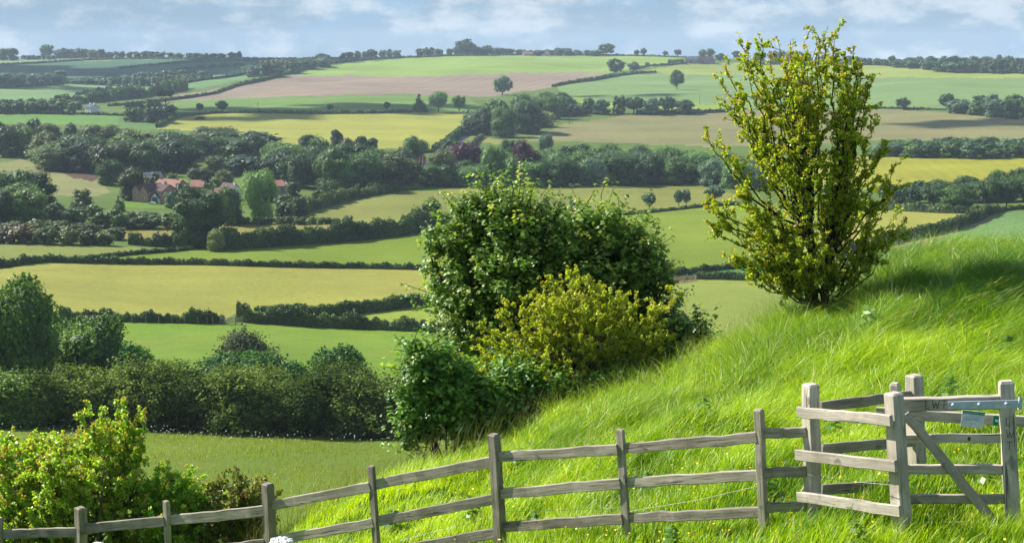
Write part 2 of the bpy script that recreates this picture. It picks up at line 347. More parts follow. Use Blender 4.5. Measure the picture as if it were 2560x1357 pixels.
# ---------------------------------------------------------------- foliage
def leaf_mat(name, c, c2=None, trans=0.18, var=0.35, spec=0.25, rough=0.55, tcol=None, young=None):
    """c, c2: linear base colours of dark and light leaves; young: colour of the tint > 0.8 leaves"""
    m, nt, b = mat_new(name, rough, spec); c2 = c2 or tuple(x*1.7 for x in c); c = tuple(x*LEAFK*0.72 for x in c); c2 = tuple(x*LEAFK*1.12 for x in c2)
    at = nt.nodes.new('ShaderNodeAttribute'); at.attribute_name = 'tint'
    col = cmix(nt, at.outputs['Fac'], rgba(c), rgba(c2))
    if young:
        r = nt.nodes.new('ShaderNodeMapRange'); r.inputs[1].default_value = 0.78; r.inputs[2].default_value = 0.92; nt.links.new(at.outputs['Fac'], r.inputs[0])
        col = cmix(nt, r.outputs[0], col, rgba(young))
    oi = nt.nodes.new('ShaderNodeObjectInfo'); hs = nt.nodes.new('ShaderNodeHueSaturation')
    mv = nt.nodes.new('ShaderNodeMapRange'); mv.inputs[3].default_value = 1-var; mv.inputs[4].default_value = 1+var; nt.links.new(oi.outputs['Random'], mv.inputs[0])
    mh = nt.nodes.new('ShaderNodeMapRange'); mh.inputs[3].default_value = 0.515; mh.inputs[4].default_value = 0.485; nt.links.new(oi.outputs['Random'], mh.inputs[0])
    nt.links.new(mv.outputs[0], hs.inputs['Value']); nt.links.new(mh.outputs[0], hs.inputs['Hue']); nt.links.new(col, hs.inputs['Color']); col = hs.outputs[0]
    nt.links.new(col, b.inputs['Base Color'])
    tr = nt.nodes.new('ShaderNodeBsdfTranslucent')
    tc = cmix(nt, 1.0, col, rgba(tcol or (1.5, 1.6, 0.5)), 'MULTIPLY'); nt.links.new(tc, tr.inputs['Color'])
    mx = nt.nodes.new('ShaderNodeMixShader'); mx.inputs[0].default_value = trans
    nt.links.new(b.outputs[0], mx.inputs[1]); nt.links.new(tr.outputs[0], mx.inputs[2])
    nt.links.new(mx.outputs[0], nt.nodes['Material Output'].inputs['Surface'])
    return m
LM = dict(
 dark=leaf_mat('dark_leaf', (0.016,0.040,0.014), (0.060,0.108,0.022)),
 mid=leaf_mat('mid_leaf', (0.026,0.060,0.013), (0.092,0.158,0.024)),
 light=leaf_mat('light_leaf', (0.060,0.130,0.030), (0.130,0.230,0.050)),
 olive=leaf_mat('olive_leaf', (0.040,0.058,0.016), (0.095,0.120,0.034)),
 grey=leaf_mat('grey_leaf', (0.050,0.090,0.050), (0.110,0.170,0.090)),
 copper=leaf_mat('copper_leaf', (0.028,0.012,0.020), (0.070,0.026,0.036), tcol=(1.4,0.6,0.6)),
 pine=leaf_mat('pine_needle', (0.014,0.032,0.018), (0.034,0.062,0.030), trans=0.1),
 rust=leaf_mat('rust_leaf', (0.055,0.045,0.020), (0.120,0.095,0.040)),
 yellow=leaf_mat('yellow_leaf', (0.120,0.150,0.045), (0.210,0.240,0.080)),
 hedge=leaf_mat('hedge_leaf', (0.026,0.055,0.016), (0.080,0.120,0.030), var=0.15),
)
def bark_mat(name, c):
    m, nt, b = mat_new(name, 0.95, 0.1)
    n = cnoise(nt, 9, 6, 0.7, stretch=(1, 1, 0.25)); col = cmix(nt, n, rgba(c, 0.5), rgba(c, 1.5)); nt.links.new(col, b.inputs['Base Color'])
    bp = nt.nodes.new('ShaderNodeBump'); bp.inputs['Strength'].default_value = 0.8; bp.inputs['Distance'].default_value = 0.02; nt.links.new(n, bp.inputs['Height']); nt.links.new(bp.outputs[0], b.inputs['Normal'])
    return m
BARK = bark_mat('bark', (0.075, 0.058, 0.045))
def unit(a): return a/np.maximum(np.linalg.norm(a, axis=-1, keepdims=True), 1e-9)
def leaf_quads(C, Nrm, size, rng, aspect=1.5):
    """kite-shaped leaves at C facing Nrm; returns V (4n,3), F (n,4)"""
    n = len(C); t = unit(np.cross(Nrm, unit(rng.normal(size=(n,3))))); b = np.cross(Nrm, t)
    s = size[:,None]*0.5; l = s*aspect
    V = np.stack([C-t*l, C-b*s-t*l*0.1, C+t*l, C+b*s-t*l*0.1], 1).reshape(-1, 3)
    return V, np.arange(4*n).reshape(-1, 4)
def ico(sub=1):
    import bmesh
    bm = bmesh.new(); bmesh.ops.create_icosphere(bm, subdivisions=sub, radius=1.0)
    V = np.array([v.co[:] for v in bm.verts]); F = np.array([[l.vert.index for l in f.loops] for f in bm.faces]); bm.free(); return V, F
ICO1 = ico(1); ICO2 = ico(2)
def tube(pts, rad, k=6):
    """V, F of a tapered tube through pts"""
    pts = np.asarray(pts, float); rad = np.asarray(rad, float); n = len(pts)
    d = unit(np.gradient(pts, axis=0)); ref = np.where(np.abs(d[:,2:3]) < 0.9, np.array([[0,0,1.0]]), np.array([[1.0,0,0]]))
    a = unit(np.cross(d, ref)); b = np.cross(d, a); ang = np.linspace(0, 2*np.pi, k, endpoint=False)
    V = pts[:,None,:]+rad[:,None,None]*(a[:,None,:]*np.cos(ang)[None,:,None]+b[:,None,:]*np.sin(ang)[None,:,None])
    i, j = np.meshgrid(np.arange(n-1), np.arange(k), indexing='ij'); j2 = (j+1) % k
    F = np.stack([i*k+j, i*k+j2, (i+1)*k+j2, (i+1)*k+j], -1).reshape(-1, 4)
    return V.reshape(-1, 3), F
def lobes_for(shape, rng):
    """lobe centres and radii in a unit box: height 1, width 1"""
    L = []
    def add(n, cz, rx, rz, r0, r1, shell=0.62, zmin=None):
        for _ in range(n):
            d = unit(rng.normal(size=3)); rr = shell+rng.uniform(-0.15, 0.12); r = rng.uniform(r0, r1)
            c = np.array([d[0]*(rx-r)*rr/0.7, d[1]*(rx-r)*rr/0.7, cz+d[2]*(rz-r)*rr/0.7])
            if zmin is not None and c[2]-r < zmin: c[2] = zmin+r*rng.uniform(0.8, 1.3)
            L.append((c, r))
    if shape == 'round': add(30, 0.56, 0.50, 0.44, 0.13, 0.20)
    elif shape == 'oak': add(40, 0.60, 0.52, 0.40, 0.10, 0.17, 0.68); add(20, 0.30, 0.48, 0.20, 0.09, 0.13)
    elif shape == 'wood': add(34, 0.55, 0.50, 0.45, 0.12, 0.19); add(20, 0.16, 0.50, 0.24, 0.12, 0.18, zmin=-0.05)
    elif shape == 'tall': add(30, 0.53, 0.48, 0.47, 0.13, 0.20); add(14, 0.16, 0.42, 0.22, 0.12, 0.17, zmin=-0.05)
    elif shape == 'bush': add(28, 0.45, 0.50, 0.54, 0.14, 0.22, zmin=0.0); add(10, 0.15, 0.5, 0.2, 0.12, 0.18, zmin=-0.02)
    elif shape == 'cone':
        for z in np.linspace(0.08, 0.94, 12):
            w = 0.46*(1-z)**0.75
            for _ in range(max(1, int(6*(1-z)))):
                a = rng.uniform(0, 6.28); L.append((np.array([math.cos(a)*w*0.6, math.sin(a)*w*0.6, z]), 0.06+0.12*(1-z)))
    elif shape == 'pine':
        for z in (0.55, 0.66, 0.76, 0.86, 0.93):
            w = 0.44*(1.12-z)+0.1
            for _ in range(5):
                a = rng.uniform(0, 6.28); L.append((np.array([math.cos(a)*w*rng.uniform(.3,1), math.sin(a)*w*rng.uniform(.3,1), z+rng.uniform(-.04,.04)]), rng.uniform(0.09, 0.14)))
    elif shape == 'flat':
        for _ in range(14):
            a = rng.uniform(0, 6.28); w = rng.uniform(0.1, 0.42); L.append((np.array([math.cos(a)*w, math.sin(a)*w, 0.88-0.25*w+rng.uniform(-.03,.03)]), rng.uniform(0.07, 0.12)))
    elif shape == 'willow': add(26, 0.66, 0.46, 0.33, 0.12, 0.18); add(16, 0.38, 0.42, 0.26, 0.10, 0.15)
    return L
def crown_arrays(shape, seed, n, leaf, out=1.0, core=0.72, flat=1.0, fuzz=0.0):
    rng = np.random.default_rng(seed); L = lobes_for(shape, rng)
    c = np.array([l[0] for l in L]); r = np.array([l[1] for l in L])*rng.uniform(0.8, 1.25, len(L)); c[:,0] += 0.10*np.sin(seed*1.7)*(c[:,2]-0.4); c[:,:2] *= (1+0.15*rng.normal(size=(len(L),1)))
    w = r**2; idx = rng.choice(len(L), n, p=w/w.sum())
    d = unit(rng.normal(size=(n, 3))+np.array([0, 0, 0.25])); bumps = 1+0.16*np.sin(d[:,0]*7+idx)*np.sin(d[:,1]*6+idx*2)
    C = c[idx]+d*(r[idx]*rng.uniform(0.80, 1.12, n)*bumps)[:,None]*np.array([1, 1, 0.9*flat])
    if fuzz:     # shoots that stand out of the outline
        sh = rng.integers(0, 900, n); sd = unit(rng.normal(size=(900, 3))+np.array([0, 0, 0.8])); out_m = rng.uniform(size=n) < 0.30
        si = rng.choice(len(L), 900); sp = c[si]+sd*r[si][:,None]*0.95; q = rng.uniform(0, 1, n)[:,None]
        S = sp[sh]+sd[sh]*q*fuzz+rng.normal(size=(n,3))*fuzz*0.12; C = np.where(out_m[:,None], S, C); idx = np.where(out_m, si[sh], idx); d = np.where(out_m[:,None], sd[sh], d)
    # leave out what lies deep inside another lobe
    dist = np.min(np.where(np.arange(len(L))[None,:] == idx[:,None], 9, np.linalg.norm(C[:,None,:]-c[None], axis=2)/r[None]), axis=1)
    keep = dist > 0.72; C = C[keep]; d = d[keep]; idx = idx[keep]; n = len(C)
    N = unit(d*out+rng.normal(size=(n, 3))*0.55+np.array([0, 0, 0.15]))
    V, F = leaf_quads(C, N, leaf*rng.uniform(0.6, 1.35, n), rng)
    lobe_t = rng.uniform(0.0, 0.75, len(L))
    tint = np.repeat(np.clip(lobe_t[idx]*0.75+rng.uniform(-0.1, 0.35, n), 0, 1), 4)
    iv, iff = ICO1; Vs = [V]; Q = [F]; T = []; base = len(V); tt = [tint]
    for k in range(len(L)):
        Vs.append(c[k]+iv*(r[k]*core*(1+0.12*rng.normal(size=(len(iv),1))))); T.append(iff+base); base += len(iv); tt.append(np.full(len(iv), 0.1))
    A = np.concatenate(Vs); top = np.percentile(V[:,2], 99.6); rad = np.percentile(np.hypot(V[:,0], V[:,1]), 97)
    A[:,2] /= top; A[:,:2] *= 0.5/rad
    return A, Q[0], np.concatenate(T), np.concatenate(tt)
def trunk_arrays(shape, seed):
    rng = random.Random(seed); Vs = []; Fs = []; b = 0
    top = 0.7 if shape != 'bush' else 0.4
    segs = [([(0,0,-0.02),(0.005,0.0,top*0.4),(0,0.01,top)], [0.032,0.024,0.010])]
    for k in range(6):
        a = k*1.05+rng.random(); z = top*(0.3+0.09*k); q = 0.3
        segs.append(([(0,0,z),(math.cos(a)*q*0.5, math.sin(a)*q*0.5, z+0.13),(math.cos(a)*q, math.sin(a)*q, z+0.24)], [0.014,0.010,0.004]))
    for p, r in segs:
        V, F = tube(p, r, 5); Vs.append(V); Fs.append(F+b); b += len(V)
    return np.concatenate(Vs), np.concatenate(Fs)
PROTO = {}
def crown_mesh(shape, lod, var, mat):
    key = (shape, lod, var, mat)
    if key not in PROTO:
        n, leaf = {'far': (1100, 0.058), 'mid': (7500, 0.026), 'fine': (15000, 0.0175)}[lod]
        gk = (shape, lod, var)
        if gk not in PROTO: PROTO[gk] = crown_arrays(shape, 100+var*7+len(shape)*13, n, leaf)
        V, Q, T, tt = PROTO[gk]
        PROTO[key] = mesh_np('crown', V, [Q, T], LM[mat], tint=tt)
    return PROTO[key]
def far_mesh(shape, var, mat):
    """crown and trunk in one small mesh, for trees a few pixels high"""
    key = ('whole', shape, var, mat)
    if key not in PROTO:
        V, Q, T, tt = crown_arrays(shape, 300+var*11+len(shape), 1100, 0.058)
        tv, tf = trunk_arrays(shape, var); b = len(V)
        PROTO[key] = mesh_np('tree', np.concatenate([V, tv]), [Q, T, tf+b], [LM[mat], BARK], midx=[0, 0, 1], tint=np.concatenate([tt, np.zeros(len(tv))]))
    return PROTO[key]
def trunk_mesh(shape, var):
    key = ('trunk', shape, var)
    if key not in PROTO:
        V, F = trunk_arrays(shape, var); PROTO[key] = mesh_np('trunk', V, [F], BARK, smooth=True)
    return PROTO[key]
RND = random.Random(7)
def tree(u, v, hpx, wpx, shape='round', mat='mid', label=None, group=None, name='tree', cat='tree', lod=None, depth=0.0, loc=None):
    """a tree whose foot the photograph shows at (u, v) and which is hpx by wpx photo pixels"""
    p = loc if loc is not None else P(u, v)
    if depth: p = p+Vector((p.x, p.y, 0)).normalized()*depth; p.z = ground_z(p.x, p.y)
    r = math.hypot(p.x, p.y); s = r/FPX; h = hpx*s; w = wpx*s
    var = RND.randrange(5); rz = RND.uniform(0, 6.28)
    lod = lod or ('far' if hpx < 48 else 'mid' if hpx < 100 else 'fine')
    if lod == 'far':
        o = link(name, far_mesh(shape, var, mat), loc=p)
    else:
        o = empty(name, p); link('crown', crown_mesh(shape, lod, var, mat), o)
        link('trunk', trunk_mesh(shape, var), o)
    o.rotation_euler = (0, 0, rz); o.scale = (w*RND.uniform(.92, 1.08), w*RND.uniform(.92, 1.08), h)
    tag(o, label, cat, group); return o
def lerp_poly(poly, u):
    a = np.array(poly, float); return float(np.interp(u, a[:,0], a[:,1]))
def wood(top, bottom, u0, u1, w, rows, mats, label, group, shapes=('wood', 'tall'), name='tree', hmax=130, seed=1, front=0.24, mass=None):
    """rows of trees between a bottom line and a skyline of tree tops, back row first"""
    rg = random.Random(seed); acc = []
    for k in range(rows):
        t = 1-k/max(rows-1, 1) if rows > 1 else 1.0
        u = u0+rg.uniform(0, w*0.5)
        while u < u1:
            ww = w*rg.uniform(0.75, 1.35); vb = lerp_poly(bottom, u); vt = lerp_poly(top, u); full = vb-vt
            vbase = vb-(full*0.30)*t*(rows > 1); vtop = vt+full*front*(1-t)+rg.uniform(-0.05, 0.13)*full
            h = min(max(vbase-vtop, 8), hmax)
            a = (u, vbase+rg.uniform(-1, 1), h, ww*1.15, rg.choice(shapes), rg.choice(mats))
            if mass: acc.append(a)
            else: tree(*a, label, group, name=name)
            u += ww*rg.uniform(0.78, 1.02)
    if not mass: return
    Vs, Fs, Ts, tt, b = [], [], [], [], 0
    org = P(acc[0][0], acc[0][1])
    for i, (u, v, h, ww, shp, mt) in enumerate(acc):
        p = P(u, v); s = math.hypot(p.x, p.y)/FPX; V, Q, T3, t = crown_arrays(shp, 500+i % 5, 800, 0.066); a = i*1.9
        R = np.array([[math.cos(a), -math.sin(a), 0], [math.sin(a), math.cos(a), 0], [0, 0, 1]])
        Vs.append((V@R.T)*np.array([ww*s, ww*s, h*s])+np.array((p-org)[:])); Fs.append(Q+b); Ts.append(T3+b); tt.append(np.clip(t+rg.uniform(-.25, .3), 0, 1)); b += len(V)
    o = link('woodland', mesh_np('woodland', np.concatenate(Vs), [np.concatenate(Fs), np.concatenate(Ts)], LM[mats[0]], tint=np.concatenate(tt)), loc=org); tag(o, kind='stuff')
def hedge(pts, hpx, label, wm=None, mat='hedge', name='hedge', cat='hedge', leafk=0.00075, rough=0.25, seed=3, group=None, kind=None):
    """a hedge along the ground line the photograph shows at pts; hpx: height in photo pixels, one number or one per point"""
    rng = np.random.default_rng(seed+abs(int(pts[0][0])))
    hs = hpx if isinstance(hpx, (list, tuple)) else [hpx]*len(pts)
    W3 = []; Hh = []
    for (a, b, ha, hb) in zip(pts[:-1], pts[1:], hs[:-1], hs[1:]):
        m = max(2, int(math.hypot(b[0]-a[0], b[1]-a[1])/12))
        for i in range(m):
            t = i/m; p = P(a[0]+(b[0]-a[0])*t, a[1]+(b[1]-a[1])*t); W3.append(p[:]); Hh.append((ha+(hb-ha)*t)*math.hypot(p.x, p.y)/FPX)
    p = P(*pts[-1]); W3.append(p[:]); Hh.append(hs[-1]*math.hypot(p.x, p.y)/FPX)
    A = np.array(W3); Hh = np.array(Hh); org = A[len(A)//2].copy()
    seg = np.linalg.norm(np.diff(A[:,:2], axis=0), axis=1); S = np.concatenate([[0], np.cumsum(seg)]); Lh = S[-1]
    rmid = np.mean(np.hypot(A[:,0], A[:,1])); leaf = max(0.09, rmid*leafk); hm = Hh.mean(); wm = wm or max(1.2, hm*0.7)
    n = int(min(60000, Lh*(2*hm+wm)*1.5/leaf**2*1.1)); n = max(n, 300)
    s = rng.uniform(0, Lh, n)
    def at(s):
        x = np.interp(s, S, A[:,0]); y = np.interp(s, S, A[:,1]); h = np.interp(s, S, Hh)
        e = 0.5; tx = np.interp(s+e, S, A[:,0])-np.interp(s-e, S, A[:,0]); ty = np.interp(s+e, S, A[:,1])-np.interp(s-e, S, A[:,1])
        q = np.maximum(np.hypot(tx, ty), 1e-6); return x, y, h, -ty/q, tx/q
    lump = lambda s: 1+rough*(0.5*np.sin(s*2*np.pi/(hm*2.3))+0.6*np.sin(s*2*np.pi/(hm*5.1)+2)+0.35*np.sin(s*2*np.pi/(hm*0.9)+1))
    x, y, h, nx, ny = at(s); h = h*np.clip(lump(s), 0.55, 1.5)
    ang = rng.uniform(-0.1, np.pi+0.1, n); rr = 1+rng.normal(size=n)*0.07; ca = np.cos(ang); sa = np.sin(ang)
    cx = np.sign(ca)*np.abs(ca)**0.5*wm/2*rr*(1+0.5*(lump(s*1.3+5)-1)); cz = np.abs(sa)**0.6*np.sign(sa)*h*rr
    C = np.stack([x+nx*cx, y+ny*cx, cz], -1); C[:,2] += ground_zv(C[:,0], C[:,1])
    out = np.stack([nx*ca, ny*ca, np.maximum(sa, 0)+0.05], -1)
    N = unit(unit(out)*0.6+rng.normal(size=(n,3))*0.55)
    V, F = leaf_quads(C, N, leaf*rng.uniform(0.7, 1.6, n), rng)
    tint = np.repeat(np.clip(0.35+0.3*np.sin(s*0.35/hm*3)+rng.uniform(-0.3, 0.35, n), 0, 1), 4)
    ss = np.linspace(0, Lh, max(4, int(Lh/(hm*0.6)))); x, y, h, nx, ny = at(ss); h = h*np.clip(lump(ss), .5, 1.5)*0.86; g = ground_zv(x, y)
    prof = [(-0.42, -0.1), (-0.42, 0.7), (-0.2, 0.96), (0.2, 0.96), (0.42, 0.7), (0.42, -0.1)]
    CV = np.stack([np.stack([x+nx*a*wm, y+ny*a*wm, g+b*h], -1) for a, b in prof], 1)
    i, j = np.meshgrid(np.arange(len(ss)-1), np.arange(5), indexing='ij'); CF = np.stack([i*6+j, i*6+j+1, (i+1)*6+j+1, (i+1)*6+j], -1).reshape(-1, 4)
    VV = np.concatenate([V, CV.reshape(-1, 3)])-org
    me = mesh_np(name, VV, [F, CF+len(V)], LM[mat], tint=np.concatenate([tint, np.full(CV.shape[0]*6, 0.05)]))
    o = link(name, me, loc=Vector(org)); tag(o, label, cat, group, kind); return o
# ---------------------------------------------------------------- hedges
H = hedge
H([(-60,676),(0,669),(60,660),(110,655),(210,657),(350,660),(500,662),(700,667),(900,671),(1075,675),(1180,680)], [16,17,17,16,14,14,13,13,13,13,13], 'clipped dark hedge along the far side of the straw-coloured hay field')
H([(150,652),(240,646),(330,636),(420,630),(480,624)], [7,8,8,9,8], 'low ragged hedge branching off towards the foot of the big oak')
H([(150,798),(220,800),(330,804),(440,806),(500,808),(558,806)], [24,22,20,20,30,22], 'dark hedge with wire fence posts west of the pasture gate', rough=0.35)
H([(592,803),(660,808),(760,815),(860,820),(960,824),(1060,828),(1180,832)], [36,36,36,32,26,24,24], 'bushy hedge running east from the pasture gate', rough=0.35)
H([(640,776),(700,782),(780,790),(860,787),(940,778),(1020,768),(1110,757),(1200,748)], [8,20,26,29,30,30,28,26], 'dark clipped hedge along the near side of the hay field, behind the bushy one', rough=0.12)
H([(545,626),(620,620),(700,615),(780,608),(860,604),(930,596),(1000,588),(1060,580),(1110,577),(1180,572)], [44,44,40,38,40,44,44,46,42,38], 'tall thick hedge running east from the big oak')
H([(325,612),(380,616),(430,618),(490,618)], [20,28,30,26], 'short scrubby hedge just west of the big oak', rough=0.4)
H([(720,548),(770,528),(830,512),(880,498),(930,488),(1000,477),(1050,472)], [22,24,26,22,20,14,8], 'hedge curving round the tan meadow below the central wood', rough=0.35)
H([(1560,538),(1640,530),(1700,524),(1760,517),(1850,512)], [6,6,6,8,7], 'thin low hedge under the row of orchard-sized trees')
H([(1640,692),(1700,687),(1780,676),(1860,668),(1960,664)], [14,15,13,13,12], 'dark hedge behind the field gate beyond the sycamore')
H([(1742,697),(1800,698),(1860,700),(1930,703),(2000,706)], [16,17,18,18,16], 'short square hedge to the east of the field gate beyond the sycamore', rough=0.1)
H([(2060,640),(2140,628),(2230,606),(2320,588),(2380,575),(2430,556),(2470,538),(2492,526)], [20,22,24,24,24,24,22,12], 'long hedge climbing beside the pale farm track', rough=0.15)
H([(2180,524),(2260,528),(2340,532),(2420,534),(2478,530)], [20,18,16,16,14], 'low hedge in front of the dark oaks east of the hawthorn')
H([(2490,530),(2530,524),(2640,522)], [8,8,8], 'stub of hedge at the top end of the pale farm track')
H([(580,283),(640,283),(700,284),(780,286),(850,285),(950,284),(1030,281)], [6,6,7,8,7,7,6], 'thin hedge between the green crop and the yellow wheat')
H([(392,320),(420,306),(450,293),(520,285),(580,283)], [10,8,8,6,6], 'thin hedge round the western corner of the yellow wheat')
H([(1380,218),(1420,210),(1480,202),(1540,192),(1590,186),(1640,182)], [5,6,7,7,6,4], 'dark hedge along the southern edge of the ploughed field')
H([(1590,174),(1620,167),(1680,163),(1715,160)], [4,4,4,4], 'faint hedge leading to the hilltop barns')
H([(1670,160),(1710,159)], [9,9], 'square clipped hedge beside the hilltop barns', rough=0.05)
H([(270,266),(330,262),(400,255),(470,246),(540,235),(600,214)], [5,5,6,6,6,6], 'thin hedge along the foot of the ploughed field')
H([(600,214),(650,204),(700,191),(740,181),(790,166),(850,158),(900,152),(1000,146),(1130,141),(1180,140)], [7,7,7,7,6,6,5,4,4,4], 'long hedge climbing the hill round the bright green crop')
H([(100,268),(160,262),(220,256),(300,250),(350,242),(400,238),(440,231),(465,222)], [12,16,18,20,22,22,22,20], 'overgrown hedge with small trees above the white farmhouse', rough=0.45, mat='dark')
H([(190,238),(240,232),(280,228),(330,226)], [4,8,8,10], 'row of scattered bushes in the pale western field', rough=0.6)
H([(-60,166),(0,164),(100,159),(190,153),(300,149),(430,148)], [4,4,4,4,3,3], 'hedge under the pale strip near the western skyline')
H([(300,172),(360,166),(430,160),(530,154),(640,151)], [4,4,4,4,3], 'hedge splitting the dark blue-green western crop')
H([(-60,225),(0,222),(60,218),(130,213),(200,205),(260,204)], [6,6,6,6,5,5], 'hedge below the grey western copse')
H([(440,180),(500,172),(560,168),(610,166)], [5,6,7,5], 'hedge at the foot of the dark western crop')
H([(430,214),(500,203),(560,196),(620,186)], [6,6,6,6], 'hedge between the two small pale fields west of the copse')
H([(-60,286),(0,285),(100,285),(200,287),(310,290)], [5,5,5,5,5], 'hedge and roadside bank in front of the white farmhouse')
H([(2150,272),(2230,272),(2300,274),(2390,278)], [3,4,4,3], 'thin hedge along the top of the brown hillside')
H([(1590,284),(1660,284),(1740,284),(1830,280)], [7,7,8,7], 'rough hedge in front of the long tree row')
H([(1085,380),(1120,362),(1148,340),(1168,322)], [14,18,18,14], 'hedge on the western bank of the sunken lane', rough=0.15)
H([(1178,368),(1196,350),(1206,344)], [9,10,8], 'hedge on the eastern bank of the sunken lane', rough=0.15)
H([(1000,380),(1040,384),(1085,382)], [10,10,10], 'low hedge at the southern tip of the yellow wheat')
H([(1900,162),(2000,163),(2100,163),(2200,164),(2300,172),(2400,178),(2480,181),(2620,186)], [6,7,7,7,7,5,4,4], 'hedge under the eastern hilltop trees')
H([(1140,141),(1300,139),(1450,139),(1600,141),(1740,146)], [3,3,4,3,3], 'low hedge on the crest of the hill')
H([(430,149),(540,149),(640,148)], [4,4,3], 'thin hedge on the western crest')
H([(640,150),(740,152),(850,148)], [4,6,4], 'ragged hedge on the dip of the skyline')
# ---------------------------------------------------------------- woods: every tree a thing
G = 'trees of the %s'
wood([(-60,305),(60,300),(140,306),(230,318),(330,320)], [(-60,395),(60,392),(100,400),(330,400)], -50, 330, 44, 2, ['dark','mid','dark','olive'], 'small dark tree in the mixed western wood above the clearing', G % 'western wood', seed=11)
wood([(90,350),(160,335),(230,322),(290,320),(340,330),(420,322),(520,318),(600,322),(650,335),(690,352)], [(90,425),(180,430),(260,438),(340,440),(440,436),(500,402),(600,390),(690,388)], 110, 680, 98, 4, ['dark','dark','mid','olive','pine','mid'], 'tall dark broadleaf tree in the wood behind the red brick houses', G % 'wood behind the brick houses', seed=5, hmax=140)
wood([(560,400),(620,385),(680,372),(720,350),(780,346),(840,340),(900,352),(960,352),(1010,358)], [(560,420),(620,440),(700,456),(760,470),(850,480),(950,478),(1010,462)], 600, 1000, 84, 4, ['dark','mid','pine','mid','dark','olive'], 'tall dark tree crowded in the central wood', G % 'central wood', seed=8)
wood([(1065,400),(1130,392),(1200,385),(1270,370),(1340,375),(1420,362),(1500,358),(1580,352),(1660,362),(1740,372),(1860,388)], [(1065,466),(1200,466),(1500,463),(1740,458),(1860,474)], 1080, 1880, 76, 4, ['mid','dark','mid','light','grey','olive','light','mid'], 'leafy tree in the long belt of trees above the tan meadow', G % 'long tree belt', seed=21)
wood([(1165,285),(1210,262),(1260,240),(1330,226),(1400,222),(1440,258)], [(1165,334),(1250,345),(1330,330),(1380,300),(1450,286)], 1180, 1440, 60, 4, ['dark','dark','mid'], 'dark tree in the clump beside the sunken lane', G % 'clump beside the sunken lane', seed=3)
wood([(1455,246),(1520,242),(1620,238),(1690,244),(1745,244)], [(1455,285),(1600,285),(1745,284)], 1468, 1740, 40, 1, ['mid','dark','grey'], 'round tree in the row behind the brown hillside field', 'trees in the row behind the brown hillside', seed=4, shapes=('wood','round'))
wood([(310,262),(350,250),(400,250),(440,262)], [(310,300),(360,306),(420,306),(445,296)], 322, 440, 42, 2, ['dark','mid','dark'], 'dark tree in the clump at the corner of the yellow wheat', G % 'clump at the corner of the wheat', seed=6)
wood([(-20,250),(60,245),(150,246),(280,258)], [(-20,284),(150,284),(280,282)], 0, 200, 34, 2, ['dark','mid','dark','grey'], 'dark tree behind the western road near the white farmhouse', 'roadside trees near the white farmhouse', seed=12, mass=True)
wood([(0,186),(60,184),(150,176),(170,190)], [(0,212),(100,212),(170,214)], 0, 170, 28, 2, ['grey','mid','dark'], 'grey-green tree in the copse below the dark western crop', G % 'western copse', seed=2, mass=True)
wood([(170,196),(280,188),(400,178),(500,174),(540,182)], [(170,208),(280,214),(380,216),(480,202),(540,192)], 175, 540, 22, 2, ['grey','mid','grey'], 'small tree in the young plantation on the western slope', 'trees of the young plantation', seed=13, mass=True)
wood([(612,168),(650,150),(700,148),(760,146),(800,132),(840,140)], [(612,194),(700,192),(760,176),(840,160)], 624, 840, 36, 2, ['grey','mid','grey','dark'], 'pale grey-green tree in the hillside copse by the bright crop', G % 'hillside copse', seed=14)
wood([(2215,352),(2290,348),(2400,340),(2480,345),(2620,340)], [(2215,392),(2400,394),(2620,394)], 2190, 2620, 46, 3, ['mid','dark','mid','grey'], 'mid green tree in the belt behind the eastern wheat field', 'trees behind the eastern wheat field', seed=15)
wood([(2200,462),(2260,458),(2330,450),(2400,445),(2450,425),(2500,430),(2560,420),(2640,420)], [(2200,512),(2300,518),(2400,520),(2480,518),(2640,522)], 2215, 2640, 66, 3, ['dark','mid','dark'], 'dark rounded oak in the line east of the hawthorn', 'oaks in the line east of the hawthorn', seed=16, shapes=('wood','round'))
wood([(2350,238),(2400,245),(2460,232),(2520,240),(2640,236)], [(2350,280),(2420,284),(2500,296),(2640,300)], 2385, 2640, 42, 2, ['grey','mid','dark'], 'grey-green tree in the copse above the brown hillside', G % 'copse above the brown hillside', seed=17)
wood([(2235,150),(2300,140),(2400,142),(2480,140),(2620,148)], [(2235,166),(2320,176),(2430,182),(2620,186)], 2240, 2620, 30, 2, ['mid','grey','dark'], 'small tree in the belt on the eastern hilltop', 'trees on the eastern hilltop', seed=18)
wood([(1880,132),(1960,128),(2060,138),(2220,148)], [(1880,156),(2000,160),(2220,163)], 1890, 2225, 26, 1, ['dark','mid','grey'], 'small skyline tree beyond the tall hawthorn', 'skyline trees beyond the hawthorn', seed=19, mass=True)
wood([(1130,122),(1150,100),(1180,102),(1230,108),(1280,116),(1330,120),(1400,112),(1470,120),(1540,128)], [(1130,139),(1540,140)], 1140, 1425, 28, 2, ['dark','mid','dark'], 'dark tree in the belt on the central hilltop', 'trees on the central hilltop', seed=20, front=0.35)
wood([(1430,124),(1540,126)], [(1430,140),(1540,140)], 1430, 1500, 24, 1, ['dark','mid'], 'low round tree trailing off the hilltop belt', 'low trees trailing off the hilltop belt', seed=23)
wood([(150,112),(180,110),(250,115),(260,118)], [(140,146),(260,146)], 150, 262, 26, 2, ['dark','dark','mid'], 'dark tree in the clump on the western skyline', G % 'western skyline clump', seed=24, front=0.3)
wood([(270,130),(330,128),(440,132),(560,134),(600,130)], [(270,146),(600,147)], 270, 600, 22, 1, ['dark','grey','mid'], 'small round tree strung along the western skyline', 'small trees along the western skyline', seed=25, mass=True)
wood([(0,124),(30,122),(50,138),(140,138)], [(0,152),(50,150),(140,148)], 0, 48, 26, 1, ['mid','dark'], 'tree at the western end of the skyline', 'trees at the western end of the skyline', seed=26)
